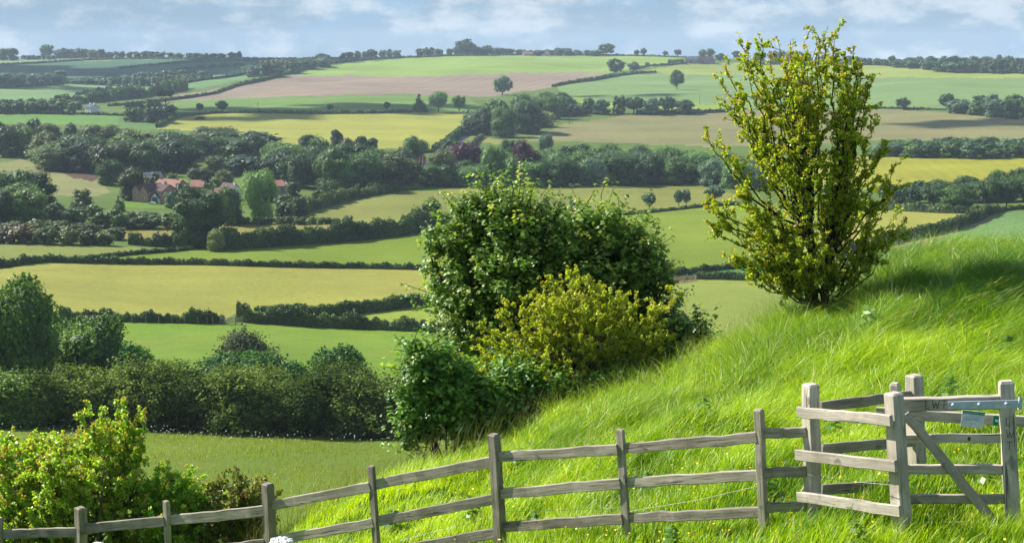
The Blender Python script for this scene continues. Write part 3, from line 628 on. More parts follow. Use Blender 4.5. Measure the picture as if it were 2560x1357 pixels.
wood([(50,138),(140,138)], [(50,149),(140,148)], 55, 145, 12, 1, ['dark'], 'low bush on the skyline between the western trees', 'low bushes on the western skyline', seed=27, shapes=('bush',), name='bush')
wood([(850,134),(900,128),(950,124),(1010,124)], [(850,148),(1010,146)], 856, 1012, 24, 1, ['grey','mid','dark'], 'round tree beside the hilltop hedge west of the crest', 'trees beside the hilltop hedge', seed=28)
wood([(1040,120),(1120,120)], [(1040,141),(1140,141)], 1045, 1135, 24, 1, ['mid','dark'], 'round tree just west of the hilltop belt', 'trees just west of the hilltop belt', seed=29)
wood([(0,440),(50,432),(100,436),(160,470)], [(0,556),(100,556),(160,550)], 0, 140, 88, 3, ['dark','mid'], 'tall leafy tree in the clump west of the brick houses', 'trees west of the brick houses', seed=30, hmax=126)
wood([(0,556),(100,548),(200,556),(290,568)], [(0,606),(150,610),(290,612)], -10, 300, 60, 2, ['olive','hedge','rust','olive'], 'olive scrub bush on the field edge west of the big oak', 'scrub bushes west of the big oak', seed=31, shapes=('bush',), name='bush')
wood([(140,520),(200,500),(280,520),(340,528),(430,530)], [(140,556),(280,572),(430,570)], 150, 440, 52, 2, ['hedge','olive','mid'], 'rounded bush on the slope below the brick houses', 'bushes below the brick houses', seed=32, shapes=('bush',), name='bush')
wood([(690,480),(760,478)], [(690,548),(760,540)], 700, 760, 44, 2, ['olive','hedge'], 'olive bush at the corner of the tan meadow', 'bushes at the corner of the tan meadow', seed=33, shapes=('bush',), name='bush')
wood([(770,470),(860,470),(950,465)], [(770,500),(860,500),(950,486)], 790, 950, 32, 1, ['hedge','olive'], 'low bush at the foot of the central wood', 'bushes at the foot of the central wood', seed=34, shapes=('bush',), name='bush')
wood([(740,540),(880,545)], [(600,560),(760,560),(880,562)], 605, 880, 26, 1, ['hedge','olive','mid'], 'small bush by the narrow tan strip east of the oak', 'small bushes by the narrow tan strip', seed=35, shapes=('bush',), name='bush')
# single trees that the photograph shows apart
T = tree
T(508,616,148,156,'wood','mid','spreading old oak standing alone in the hedge before the village', lod='fine')
T(540,628,56,50,'bush','yellow','flowering pale elder bush at the foot of the old oak', name='bush', cat='bush')
T(575,560,90,80,'wood','dark','dark tree behind the eastern shoulder of the old oak')
T(648,548,124,100,'tall','light','bright lime-green willow behind the old oak', lod='fine')
T(1077,572,78,56,'tall','dark','single dark conical tree in the tall hedge before the sycamore')
T(872,572,34,30,'bush','hedge','small round bush poking out of the tall hedge', name='bush', cat='bush')
T(855,478,78,84,'wood','light','light green tree in front of the central wood')
T(845,400,74,44,'pine','pine','tall Scots pine rising above the central wood')
T(900,420,78,50,'pine','pine','second pine rising above the central wood, beside the tallest')
T(770,400,62,60,'pine','pine','broad pine on the western side of the central wood')
T(930,400,54,44,'pine','pine','pine at the eastern edge of the central wood')
T(1035,408,68,84,'wood','mid','round green tree between the wood and the yellow wheat')
T(1105,462,88,84,'wood','olive','olive green tree beside the tall brick chimneys')
T(1170,448,94,118,'wood','copper','broad copper beech with purple leaves')
T(1315,462,112,70,'tall','copper','tall narrow dark copper beech in the tree belt')
T(1190,458,48,34,'cone','grey','small pale conifer in front of the broad copper beech')
T(1235,464,104,66,'tall','light','pale green tree between the two copper beeches')
T(1278,400,52,56,'wood','dark','dark round tree rising behind the copper beeches')
T(1130,388,38,64,'wood','dark','dark tree where the sunken lane meets the tree belt')
T(1365,395,60,40,'tall','grey','grey-leaved tree at the back of the long tree belt')
T(1256,238,48,52,'oak','grey','oak on the ploughed field above the lane clump')
T(1050,280,44,38,'cone','dark','dark dome-shaped yew by the wheat field corner')
T(1096,281,52,54,'round','light','sunlit light green tree beside the dark yew')
T(1148,279,40,44,'round','mid','dull green tree east of the sunlit pair')
T(1210,334,62,72,'wood','dark','dark round tree right above the mouth of the lane')
T(1362,318,40,54,'wood','yellow','pale yellow-green tree at the edge of the lane clump')
T(1330,330,60,46,'wood','grey','grey willow inside the lane clump')
T(1540,186,38,50,'oak','mid','spreading oak at the eastern end of the ploughed field')
T(1584,184,30,34,'round','grey','smaller tree beside the spreading oak on the ploughed field')
T(1618,166,10,14,'bush','mid','tiny bush above the two oaks of the ploughed field', name='bush', cat='bush')
T(1692,224,48,40,'round','mid','lone tree standing in the middle of the pale hillside crop')
T(2150,266,26,34,'round','dark','dark tree half hidden behind the hawthorn on the far field edge')
T(2257,274,28,38,'round','dark','round dark tree on the hedge above the brown hillside')
T(2365,276,40,42,'round','dark','dark tree at the tip of the eastern copse')
T(500,281,22,20,'round','dark','small dark tree on the hedge of the yellow wheat, west of its larger neighbour')
T(556,280,28,30,'round','dark','dark tree on the hedge of the yellow wheat with a forked trunk')
T(825,278,17,20,'round','dark','tiny round tree midway along the hedge of the yellow wheat')
T(967,275,20,20,'round','dark','tiny round tree near the eastern end of the hedge of the wheat')
T(415,284,56,44,'flat','pine','umbrella-topped pine standing above the wheat corner clump')
T(375,270,22,22,'round','dark','clipped round tree on top of the wheat corner clump')
T(117,148,34,34,'oak','mid','lone forked tree on the western skyline')
T(580,147,16,18,'tall','dark','first of the tall skyline trees at the end of the western ridge')
T(598,147,18,16,'tall','dark','last of the tall skyline trees at the end of the western ridge')
T(1165,139,40,60,'round','dark','largest dark tree crown of the central hilltop belt')
T(1516,140,30,44,'oak','mid','fork-topped tree near the eastern end of the hilltop belt')
T(1592,141,16,16,'round','dark','first of two skyline trees east of the hilltop belt')
T(1609,141,20,18,'round','dark','taller of two skyline trees east of the hilltop belt')
T(1663,142,14,16,'round','dark','small lone bushy tree on the open skyline')
T(1694,142,18,22,'round','dark','rounder lone tree on the open skyline before the barns')
T(1755,148,24,22,'tall','mid','tree behind the western hilltop barn')
T(1775,148,26,26,'round','mid','tree behind the eastern hilltop barn')
T(1800,156,22,34,'round','dark','dark bush beside the eastern hilltop barn')
T(1840,154,26,30,'round','dark','tree in front of the hilltop farm seen through the hawthorn twigs')
T(2230,162,22,20,'round','dark','lone dark tree at the head of the eastern hilltop belt')
T(1623,522,42,38,'round','grey','small round tree with a bare stem, alone in the tan meadow')
T(1697,516,42,30,'round','grey','slim stemmed tree, western one of the pair in the tan meadow')
T(1716,514,42,32,'round','grey','slim stemmed tree, eastern one of the pair in the tan meadow')
T(1785,506,44,52,'round','grey','grey-green tree at the end of the tan meadow')
T(1360,530,30,36,'wood','grey','young tree just above the crown of the sycamore, western one')
T(1436,528,34,38,'wood','grey','young tree just above the crown of the sycamore, eastern one')
T(272,462,62,60,'wood','mid','round tree behind the gardens of the brick houses')
T(330,500,82,66,'wood','olive','drooping olive tree beside the brick house gables')
T(300,530,40,34,'cone','mid','small conifer below the brick house')
T(460,432,76,56,'wood','mid','sunlit round tree north of the village roofs')
T(500,470,50,70,'wood','olive','weeping grey-green tree between the village roofs')
T(540,440,50,60,'wood','olive','olive tree north of the red roofed cottage')
T(560,478,52,58,'wood','olive','low spreading garden tree between the red roofs')
T(430,478,44,36,'wood','mid','small green tree in front of the long red roof')
T(425,520,40,36,'bush','grey','grey-green bush beside the white car', name='bush', cat='bush')
T(90,520,40,44,'wood','hedge','rounded bush west of the clearing', name='bush', cat='bush')
T(205,520,46,54,'bush','olive','rounded olive bush on the rough slope', name='bush', cat='bush')
T(140,548,40,50,'bush','dark','dark bush with a pale flowering edge on the rough slope', name='bush', cat='bush')
T(165,400,30,34,'wood','rust','brownish shrub on the edge of the western wood')
T(640,395,60,66,'wood','mid','rounded grey-green tree at the eastern end of the wood behind the houses')
T(500,300,0.1+9,30,'bush','mid','low bush in the corner of the wheat', name='bush', cat='bush')
T(15,395,20,20,'bush','mid','small pale bush on the edge of the clearing', name='bush', cat='bush')
T(446,500,42,36,'wood','olive','olive garden tree hiding the end of the long orange roof')
T(470,498,36,40,'wood','mid','round garden tree between the long orange roof and the cottage')
T(520,492,34,40,'wood','olive','small garden tree right of the orange-roofed cottage')
T(566,498,34,30,'wood','mid','small dark-leaved tree behind the crown of the big oak')
T(735,500,46,44,'wood','dark','dark round tree beside the bright red roof')
T(676,506,36,34,'wood','mid','small tree between the willow and the bright red roof')
T(384,468,36,44,'wood','olive','olive tree half hiding the open barn behind the village')
T(452,506,34,40,'wood','mid','leafy tree hiding the eastern end of the brown outbuilding')
# ---------------------------------------------------------------- timber
def wood_mat(name, c, dark=0.36):
    m, nt, b = mat_new(name, 0.85, 0.15)
    oi = nt.nodes.new('ShaderNodeObjectInfo'); tc = nt.nodes.new('ShaderNodeTexCoord'); ad = nt.nodes.new('ShaderNodeVectorMath'); ad.operation = 'MULTIPLY_ADD'
    cb = nt.nodes.new('ShaderNodeCombineXYZ'); nt.links.new(oi.outputs['Random'], cb.inputs[0]); nt.links.new(oi.outputs['Random'], cb.inputs[1])
    ad.inputs[1].default_value = (1, 1, 1); nt.links.new(tc.outputs['Object'], ad.inputs[0])
    sc = nt.nodes.new('ShaderNodeVectorMath'); sc.operation = 'SCALE'; sc.inputs['Scale'].default_value = 13; nt.links.new(cb.outputs[0], sc.inputs[0]); nt.links.new(sc.outputs[0], ad.inputs[2])
    g = cnoise(nt, 30, 6, 0.7, vec=ad.outputs[0], lo=0.3, hi=0.7, stretch=(0.07, 1, 1), dist=0.6)
    p = cnoise(nt, 3.2, 5, 0.65, vec=ad.outputs[0], lo=0.35, hi=0.68)
    k = cnoise(nt, 9, 2, 0.5, vec=ad.outputs[0], lo=0.66, hi=0.72, stretch=(0.6, 1, 1))
    col = cmix(nt, g, rgba(c, dark), rgba(c, 1.12)); col = cmix(nt, p, cmix(nt, 0.55, col, (0.11, 0.10, 0.055, 1)), col); col = cmix(nt, k, col, rgba(c, 0.35))
    al = cnoise(nt, 1.6, 8, 0.75, vec=ad.outputs[0], lo=0.52, hi=0.66); col = cmix(nt, al, col, cmix(nt, 0.5, col, (0.13, 0.14, 0.06, 1)))
    ck = cnoise(nt, 60, 2, 0.5, vec=ad.outputs[0], lo=0.64, hi=0.68, stretch=(0.03, 1, 1)); col = cmix(nt, ck, col, rgba(c, 0.18))
    vr = nt.nodes.new('ShaderNodeMapRange'); vr.inputs[3].default_value = 0.78; vr.inputs[4].default_value = 1.18; nt.links.new(oi.outputs['Random'], vr.inputs[0])
    hs = nt.nodes.new('ShaderNodeHueSaturation'); nt.links.new(vr.outputs[0], hs.inputs['Value']); nt.links.new(col, hs.inputs['Color'])
    nt.links.new(hs.outputs[0], b.inputs['Base Color'])
    bp = nt.nodes.new('ShaderNodeBump'); bp.inputs['Strength'].default_value = 0.6; bp.inputs['Distance'].default_value = 0.003; nt.links.new(g, bp.inputs['Height']); nt.links.new(bp.outputs[0], b.inputs['Normal'])
    return m
OAK = wood_mat('weathered_oak', (0.47, 0.41, 0.33)); OAK2 = wood_mat('pale_weathered_oak', (0.68, 0.59, 0.48), 0.55)
GROOVE = mat_new('carved_groove')[0]; GROOVE.node_tree.nodes['Principled BSDF'].inputs['Base Color'].default_value = (0.13, 0.105, 0.08, 1)
def plain(name, c, rough=0.6, metal=0.0, spec=0.4):
    m, nt, b = mat_new(name, rough, spec); b.inputs['Metallic'].default_value = metal
    col = cmix(nt, cnoise(nt, 14, 4, 0.6), rgba(c, 0.85), rgba(c, 1.1)); nt.links.new(col, b.inputs['Base Color']); return m
ZINC = plain('galvanised_steel', (0.46, 0.52, 0.58), 0.5, 0.15); WIRE = plain('fence_wire', (0.30, 0.30, 0.28), 0.5, 0.6)
def wmat(o):
    return (wmat(o.parent) if o.parent else Matrix.Identity(4)) @ o.matrix_basis
brng = np.random.default_rng(77)
def beam(name, A, B, h, t, mat, parent=None, up=(0, 0, 1), chamfer=0.006, cap=0.0, n=9, wob=0.0022):
    """a sawn timber from A to B: local x along it, z its height h (nearest to up), y its thickness t"""
    A = Vector(A); B = Vector(B); x = (B-A); L = x.length; x.normalize(); y = Vector(up).cross(x).normalized(); z = x.cross(y)
    c = chamfer; prof = [(-t/2+c, -h/2), (t/2-c, -h/2), (t/2, -h/2+c), (t/2, h/2-c), (t/2-c, h/2), (-t/2+c, h/2), (-t/2, h/2-c), (-t/2, -h/2+c)]
    xs = np.linspace(0, L, n); V = []; w = brng.normal(size=(n, 2))*wob; s = 1+brng.normal(size=n)*0.02
    if cap: xs = np.append(xs, L+cap); w = np.vstack([w, w[-1]]); s = np.append(s, 0.72)
    for i, xx in enumerate(xs):
        for (a, b2) in prof: V.append((xx, a*s[i]+w[i,0], b2*s[i]+w[i,1]))
    m = len(xs); F = np.array([(i*8+j, (i+1)*8+j, (i+1)*8+(j+1) % 8, i*8+(j+1) % 8) for i in range(m-1) for j in range(8)])
    E = np.array([[0,1,2,3,4,5,6,7], [(m-1)*8+k for k in range(7, -1, -1)]])
    me = mesh_np(name, V, [F, E], mat); o = link(name, me)
    M = Matrix(((x.x, y.x, z.x, A.x), (x.y, y.y, z.y, A.y), (x.z, y.z, z.z, A.z), (0, 0, 0, 1)))
    if parent is not None:
        o.parent = parent; M = wmat(parent).inverted() @ M
    o.matrix_basis = M; return o
def post(ut, vt, ub, vb, r, sx, sy, yaw, mat, parent, name='post', cap=0.012, rb=None):
    """a post whose top the photograph shows at (ut, vt); yaw turns its broad front face sx from facing the camera towards the left"""
    T = W(ut, vt, r); Bq = W(ub, vb, rb or r); d = (Bq-T).normalized(); Bq = Bq+d*0.25
    f = Vector((-math.sin(yaw), -math.cos(yaw), 0))     # front face normal
    return beam(name, Bq, T-(T-Bq).normalized()*cap, sy, sx, mat, parent, up=f, cap=cap, n=7)
# post-and-rail fence
fence = empty('post_and_rail_fence', P(1233, 1385, 9, 16))
tag(fence, 'long weathered post and rail fence stepping down the grassy bank', 'fence')
YA = math.radians(43)
POSTS = [(0,1292,-4,1520,17.4,.09,.055),(201,1267,208,1500,16.5,.120,.105),(416,1251,425,1470,15.6,.082,.05),(669,1207,681,1450,14.6,.108,.10),
         (928,1164,946,1420,13.6,.080,.045),(1235,1084,1254,1395,12.65,.095,.085),(1550,1072,1569,1372,11.8,.080,.035),(1897,1022,1911,1335,11.05,.070,.060)]
for (a, b, c, d, r, sx, sy) in POSTS: post(a, b, c, d, r, sx, sy, YA, OAK, fence)
RAILS = [[((8,1333),(194,1329)),((10,1420),(196,1416))],[((207,1321),(412,1301)),((209,1410),(415,1389))],[((424,1300),(662,1276)),((426,1388),(664,1359))],
         [((676,1262),(926,1217)),((684,1350),(934,1305)),((690,1440),(940,1395))],[((940,1210),(1232,1153)),((944,1303),(1238,1246)),((950,1382),(1243,1331))],
         [((1240,1141),(1546,1122)),((1246,1233),(1552,1208)),((1252,1317),(1558,1295))],[((1560,1119),(1894,1094)),((1567,1206),(1898,1187)),((1571,1293),(1902,1279))],
         [((1902,1083),(2016,1080)),((1903,1182),(2016,1178)),((1905,1268),(2016,1263))]]
rr = [p[4] for p in POSTS]+[10.98]; hpx = [23, 25, 27, 25, 27, 27, 27, 26]
for k, seg in enumerate(RAILS):
    for (a, b) in seg:
        h = hpx[k]*(rr[k]+rr[k+1])/2/FPX*1.0
        beam('rail', W(a[0], a[1], rr[k]-0.0), W(b[0], b[1], rr[k+1]), h, 0.038, OAK, fence, wob=0.0035)
# the kissing-gate enclosure
enc = empty('kissing_gate_enclosure', P(2120, 1300, 9, 14)); tag(enc, 'pale timber enclosure of the kissing gate, three thick posts with angled rails', 'gate enclosure')
YB = math.radians(60)
post(2026, 959, 2034, 1330, 11.0, .105, .105, YB, OAK2, enc); post(2233, 981, 2256, 1340, 10.35, .105, .105, YB, OAK2, enc); post(2285, 936, 2297, 1300, 12.35, .115, .115, YB, OAK2, enc)
for (a, b, h) in [((1996,1030),(2228,1051),28),((1991,1136),(2240,1165),29),((1996,1240),(2252,1278),28)]:
    beam('rail', W(a[0], a[1], 10.93), W(b[0], b[1], 10.24), h*10.6/FPX, 0.035, OAK2, enc)
for (a, b) in [((2050,1017),(2272,988)),((2052,1122),(2276,1104)),((2052,1224),(2280,1206))]:
    beam('rail', W(a[0], a[1], 11.08), W(b[0], b[1], 12.3), 26*11.6/FPX, 0.035, OAK, enc)
beam('rail', W(2192, 1030, 12.27), W(2700, 1062, 12.0), 27*12.1/FPX, 0.035, OAK2, enc)
# the swinging gate
gate = empty('timber_gate', W(2400, 1290, 10.8)); tag(gate, 'five-barred oak hand gate with diagonal brace and grey steel hinge strap', 'gate')
RG = 10.85
st = post(2514, 951, 2532, 1300, RG, .105, .075, math.radians(8), OAK2, gate, name='stile', cap=0.02)
post(2237, 956, 2252, 1250, RG+0.12, .07, .06, math.radians(35), OAK2, gate, name='stile', cap=0.02)
GR = [((2256,1010),(2500,1004),33,.07),((2262,1096),(2502,1095),22,.032),((2266,1173),(2506,1172),24,.032),((2270,1247),(2510,1246),24,.032),((2276,1316),(2484,1314),24,.032)]
rails = []
for (a, b, h, t) in GR: rails.append(beam('rail', W(a[0], a[1], RG-0.01), W(b[0], b[1], RG-0.01), h*RG/FPX, t, OAK2, gate))
beam('brace', W(2264, 1034, RG-0.06), W(2488, 1308, RG-0.06), 24*RG/FPX, 0.028, OAK2, gate)
strap = beam('hinge_strap', W(2369, 1013, RG-0.075), W(2546, 1009, RG-0.075), 19*RG/FPX, 0.008, ZINC, gate, chamfer=0.001, wob=0)
def small_ball(name, c, r, mat, parent, s=(1, 1, 1)):
    V = ICO2[0]*r*np.array(s); o = link(name, mesh_np(name, V, [ICO2[1]], mat, smooth=True)); o.parent = parent
    o.matrix_basis = wmat(parent).inverted() @ Matrix.Translation(c); return o
for uu in (2383, 2448, 2516): small_ball('bolt', W(uu, 1012-(uu-2369)*0.02, RG-0.084), 0.014, ZINC, strap)
hV, hF = tube([(0,0,-0.045),(0,0,0.0),(0,0,0.05)], [0.016,0.016,0.013], 10); hp = link('hinge_pin', mesh_np('hinge_pin', hV, [hF], ZINC, smooth=True)); hp.parent = gate; hp.location = W(2550, 1008, RG-0.06)-gate.location
small_ball('bolt', W(2423, 1096, RG-0.03), 0.012, plain('rusty_bolt', (0.12, 0.05, 0.03), 0.8), gate, (1, .6, 1.4))
for (uu, vv) in ((2316,1095),(2382,1174),(2446,1250)): small_ball('bolt', W(uu, vv, RG-0.078), 0.006, ZINC, gate)
def strokes(name, segs, origin, ex, ez, n, parent, wdt=0.0055, mat=None):
    """thin flat strokes (a carved or painted mark) on the plane through origin spanned by ex, ez with normal n"""
    V = []; F = []
    for (x0, z0, x1, z1) in segs:
        a = origin+ex*x0+ez*z0; b = origin+ex*x1+ez*z1; d = (b-a).normalized(); q = d.cross(n)*wdt/2; k = len(V)
        for p in (a-q, a+q, b+q, b-q): V.append(p[:])
        for p in (a-q, a+q, b+q, b-q): V.append((p+n*0.0012)[:])
        F += [(k+4,k+5,k+6,k+7),(k,k+1,k+5,k+4),(k+1,k+2,k+6,k+5),(k+2,k+3,k+7,k+6),(k+3,k,k+4,k+7)]
    V = np.array(V)-np.array(origin[:]); o = link(name, mesh_np(name, V, [np.array(F)], mat or GROOVE)); o.parent = parent
    M = Matrix.Translation(origin); o.matrix_basis = wmat(parent).inverted() @ M; return o
LET = {'L': [(0,1,0,0),(0,0,.5,0)], 'W': [(0,1,.22,0),(.22,0,.42,.75),(.42,.75,.62,0),(.62,0,.85,1)], 'T': [(0,1,.7,1),(.35,1,.35,0)]}
er = (W(2500, 1004, RG)-W(2256, 1010, RG)).normalized(); nn = er.cross(Vector((0, 0, 1))).normalized()
sz = 0.062
for ch, uu in (('L', 2313), ('W', 2330), ('T', 2352)):
    o = W(uu, 1021, RG-0.053); strokes('carved_letter', [tuple(q*sz for q in s) for s in LET[ch]], o, er, Vector((0, 0, 1)), nn, rails[0])
sn = Vector((-math.sin(math.radians(8)), -math.cos(math.radians(8)), 0)); se = Vector((0, 0, 1)).cross(-sn).normalized(); se = -se if se.x < 0 else se
for ch, vv in (('L', 1063), ('W', 1094), ('T', 1124)):
    o = W(2515, vv, RG-0.052); strokes('carved_letter', [tuple(q*0.062 for q in s) for s in LET[ch]], o, se, Vector((0, 0, 1)), sn, st)
# notice and waymark on the far rail
WHITE = plain('sign_white', (0.66, 0.68, 0.76), 0.5); GREEN = plain('sign_green', (0.0, 0.22, 0.13), 0.5); INK = plain('sign_print', (0.30, 0.36, 0.42), 0.6); LITE = plain('sign_lettering', (0.55, 0.85, 0.72), 0.5)
def text_mesh(body, size, mat, name):
    c = bpy.data.curves.new(name, 'FONT'); c.body = body; c.size = size; c.align_x = 'CENTER'; c.align_y = 'CENTER'; c.extrude = 0.0008; c.resolution_u = 2
    t = bpy.data.objects.new(name, c); COL.objects.link(t); me = bpy.data.meshes.new_from_object(t); bpy.data.objects.remove(t); me.materials.clear(); me.materials.append(mat); return me
def panel(name, w, h, th, mat, parent, loc=(0, 0, 0)):
    V = [(x*w/2, y*h/2, z*th/2) for x, y, z in ((-1,-1,-1),(1,-1,-1),(1,1,-1),(-1,1,-1),(-1,-1,1),(1,-1,1),(1,1,1),(-1,1,1))]
    o = link(name, mesh_np(name, V, [np.array([(3,2,1,0),(4,5,6,7),(0,1,5,4),(1,2,6,5),(2,3,7,6),(3,0,4,7)])], mat)); o.parent = parent; o.location = loc; return o
def facing(o, roll=0.0, yaw=0.0):
    o.rotation_euler = (math.pi/2, roll, yaw)
s = 12.0/FPX
sg = empty('notice_sign', W(2432, 1047, 11.93)); facing(sg, math.radians(4.5), math.radians(-8)); tag(sg, 'small white notice with green header, tilted on the rail behind the gate', 'sign')
panel('sign_board', 53*s, 40*s, 0.004, WHITE, sg); hd = panel('header', 52*s, 7.5*s, 0.002, GREEN, sg, (0, 16*s, 0.004))
tm = link('lettering', text_mesh('Lincolnshire Wildlife Trust', 4.6*s, LITE, 'lettering')); tm.parent = hd; tm.location = (0, 0, 0.0022)
for k, (yy, ww) in enumerate(((6, 40), (0, 34), (-4, 44), (-11, 16))):
    panel('printed_line', ww*s, (0.9 if k != 1 else 2.0)*s, 0.001, INK, sg, ((-2 if k == 1 else 0)*s, yy*s, 0.003))
wm = empty('waymark_sign', W(2497, 1051, 11.9)); facing(wm, math.radians(2), math.radians(-8)); tag(wm, 'square green waymark with a white arrow, beside the notice on the rail', 'sign')
panel('sign_board', 27*s, 24*s, 0.004, GREEN, wm)
AV = np.array([(-9,-3),(0,-3),(0,-9.5),(3,-9.5),(11,0),(3,9.5),(0,9.5),(0,3),(-9,3)])*s
av = np.concatenate([np.c_[AV, np.full(9, 0.003)], np.c_[AV, np.full(9, 0.0045)]])
ar = link('arrow', mesh_np('arrow', av, [np.array([[9,10,11,12,13,14,15,16,17]]), np.array([(i, (i+1) % 9, 9+(i+1) % 9, 9+i) for i in range(9)])], plain('arrow_white', (0.8, 0.8, 0.8), 0.5))); ar.parent = wm
# wires strung behind the rails
def wire(pts, label, rad=0.0016):
    q = [W(*p)[:] for p in pts]; org = Vector(q[0]); V, F = tube(np.array(q)-np.array(org[:]), [rad]*len(q), 5)
    o = link('wire', mesh_np('wire', V, [F], WIRE, smooth=True), loc=org); tag(o, label, 'wire', 'wires strung along the fence')
wire([(1000,1350,13.3),(1110,1322,13.0),(1230,1293,12.8)], 'thin wire sloping up to the tall third post of the fence')
wire([(1255,1278,12.6),(1400,1275,12.3),(1545,1268,12.0)], 'thin wire between the tall post and the slim leaning post')
wire([(1570,1278,11.95),(1750,1248,11.6),(1890,1215,11.35)], 'thin wire rising to the narrow grey post before the enclosure')
wire([(2018,1185,10.9),(2060,1195,10.85),(2130,1203,10.6),(2235,1212,10.2)], 'bright slack wire across the kissing gate enclosure', 0.0024)
# ---------------------------------------------------------------- long grass on the bank
def grass_mat(name, c1, c2, c3, trans=0.42):
    m, nt, b = mat_new(name, 0.42, 0.32)
    at = nt.nodes.new('ShaderNodeAttribute'); at.attribute_name = 'tint'
    r = nt.nodes.new('ShaderNodeValToRGB'); e = r.color_ramp.elements; e[0].color = rgba(c1); e[0].position = 0.0; e[1].color = rgba(c3); e[1].position = 1.0
    k = e.new(0.86); k.color = rgba(c2); nt.links.new(at.outputs['Fac'], r.inputs[0])
    nt.links.new(r.outputs[0], b.inputs['Base Color'])
    tr = nt.nodes.new('ShaderNodeBsdfTranslucent'); nt.links.new(cmix(nt, 1.0, r.outputs[0], (1.7, 1.6, 0.35, 1), 'MULTIPLY'), tr.inputs['Color'])
    mx = nt.nodes.new('ShaderNodeMixShader'); mx.inputs[0].default_value = trans; nt.links.new(b.outputs[0], mx.inputs[1]); nt.links.new(tr.outputs[0], mx.inputs[2])
    nt.links.new(mx.outputs[0], nt.nodes['Material Output'].inputs['Surface']); return m
GRASS = grass_mat('long_grass', (0.08, 0.20, 0.004), (0.42, 0.58, 0.012), (0.58, 0.55, 0.22))
def fbm(x, y, s, seed=0):
    r = np.random.default_rng(seed); v = 0
    for k in range(7):
        a = r.uniform(0, 6.28); f = s*(0.6+0.35*k)*r.uniform(0.8, 1.2); v = v+np.sin(f*(x*math.cos(a)+y*math.sin(a))+r.uniform(0, 6.28)+0.8*np.sin(f*0.7*(y*math.cos(a)-x*math.sin(a))))/(1+0.25*k)
    return v/3.2
def blades(name, X, Y, Hh, wid, lean, rng, mat, segs=4, curl=0.6, tint=None, kind='stuff'):
    n = len(X); Z = ground_zv(X, Y)-0.02
    az = 0.3+1.5*fbm(X, Y, 1.3, 21)+rng.normal(0, 1.0, n)      # blown towards +x, with scatter
    dx, dy = np.cos(az), np.sin(az); fa = rng.uniform(0, 6.28, n); wx, wy = np.cos(fa), np.sin(fa)
    V = np.zeros((n, 2*segs+1, 3)); 
    for k in range(segs+1):
        t = k/segs; bend = lean*(t**1.8)*Hh; z = Hh*(t-curl*lean*0.55*t**3)
        cx = X+dx*bend; cy = Y+dy*bend; cz = Z+z; w = wid*(1-t**2.2)*0.5
        if k < segs:
            V[:,2*k] = np.stack([cx-wx*w, cy-wy*w, cz], -1); V[:,2*k+1] = np.stack([cx+wx*w, cy+wy*w, cz], -1)
        else: V[:,2*segs] = np.stack([cx, cy, cz], -1)
    m = 2*segs+1; b = (np.arange(n)*m)[:,None]
    Q = np.concatenate([b+np.array([[2*k, 2*k+1, 2*k+3, 2*k+2]]) for k in range(segs-1)], 0); Tt = b+np.array([[2*segs-2, 2*segs-1, 2*segs]])
    org = np.array([X.mean(), Y.mean(), Z.mean()]); tt = np.repeat(tint, m)
    o = link(name, mesh_np(name, V.reshape(-1, 3)-org, [Q, Tt], mat, tint=tt), loc=Vector(org)); tag(o, kind=kind); return o
def near_points(n, rng, r0=8.4, r1=24.5, th0=-0.40, th1=0.405):
    th = rng.uniform(th0, th1, n); r = np.sqrt(rng.uniform(r0*r0, r1*r1, n)); return r*np.sin(th), r*np.cos(th), th, r
CRT = np.array([(float(ray(u, v)[0]), r) for u, v, r in CREST])
def bank_grass():
    rng = np.random.default_rng(5)
    X, Y, th, r = near_points(380000, rng)
    keep = r < np.interp(th, CRT[:,0], CRT[:,1])+1.6
    X, Y, th, r = X[keep], Y[keep], th[keep], r[keep]
    # clump the blades a little
    X = X+0.10*fbm(X, Y, 6, 1); Y = Y+0.10*fbm(X, Y, 6, 2)
    tall = np.clip((r-12.0)/5.0, 0, 1)*np.clip((th+0.12)/0.2, 0.15, 1)
    # rank grass round the foot of the gate and the posts
    gx, gy = 12.6*math.sin(0.2), 10.6
    rank = np.exp(-(((X-2.1)/0.9)**2+((Y-9.6)/0.6)**2))+0.8*np.exp(-(((X-4.1)/0.45)**2+((Y-10)/0.8)**2))
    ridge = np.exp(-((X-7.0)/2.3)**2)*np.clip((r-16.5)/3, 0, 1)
    h = (0.15+0.26*tall+0.16*rank+0.20*ridge)*(1+0.55*fbm(X, Y, 2.2, 3)+0.3*fbm(X, Y, 5.0, 13))*rng.uniform(0.55, 1.3, len(X)); h = np.clip(h, 0.06, 0.85)
    wid = rng.uniform(0.0045, 0.0095, len(X)); lean = np.clip(0.25+0.75*tall*rng.uniform(0.3, 1.2, len(X))+0.4*rng.uniform(0, 1, len(X)), 0.1, 1.3)
    tint = np.clip(0.44-0.30*ridge+0.30*fbm(X, Y, 1.1, 4)+0.20*fbm(X, Y, 3.4, 8)+rng.uniform(-0.3, 0.3, len(X)), 0, 0.86); tint[rng.uniform(size=len(X)) < 0.07] = 1.0  # the ridge term paints the hawthorn's shade into darker blade colour
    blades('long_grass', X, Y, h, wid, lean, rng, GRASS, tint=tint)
    # seed stalks standing above the bank
    X, Y, th, r = near_points(8000, rng, 15, 24.5, -0.2, 0.42); cr = np.interp(th, CRT[:,0], CRT[:,1]); keep = (r < cr+1.0) & ((r > cr-1.5) | (rng.uniform(size=len(r)) < 0.25))
    X, Y = X[keep], Y[keep]; n = len(X)
    blades('seed_grass', X, Y, rng.uniform(0.45, 0.85, n), np.full(n, 0.0045), rng.uniform(0.1, 0.6, n), rng, grass_mat('seed_stalk', (0.10,0.13,0.03), (0.20,0.20,0.07), (0.34,0.26,0.16), 0.25), tint=rng.uniform(0, 1, n))
bank_grass()
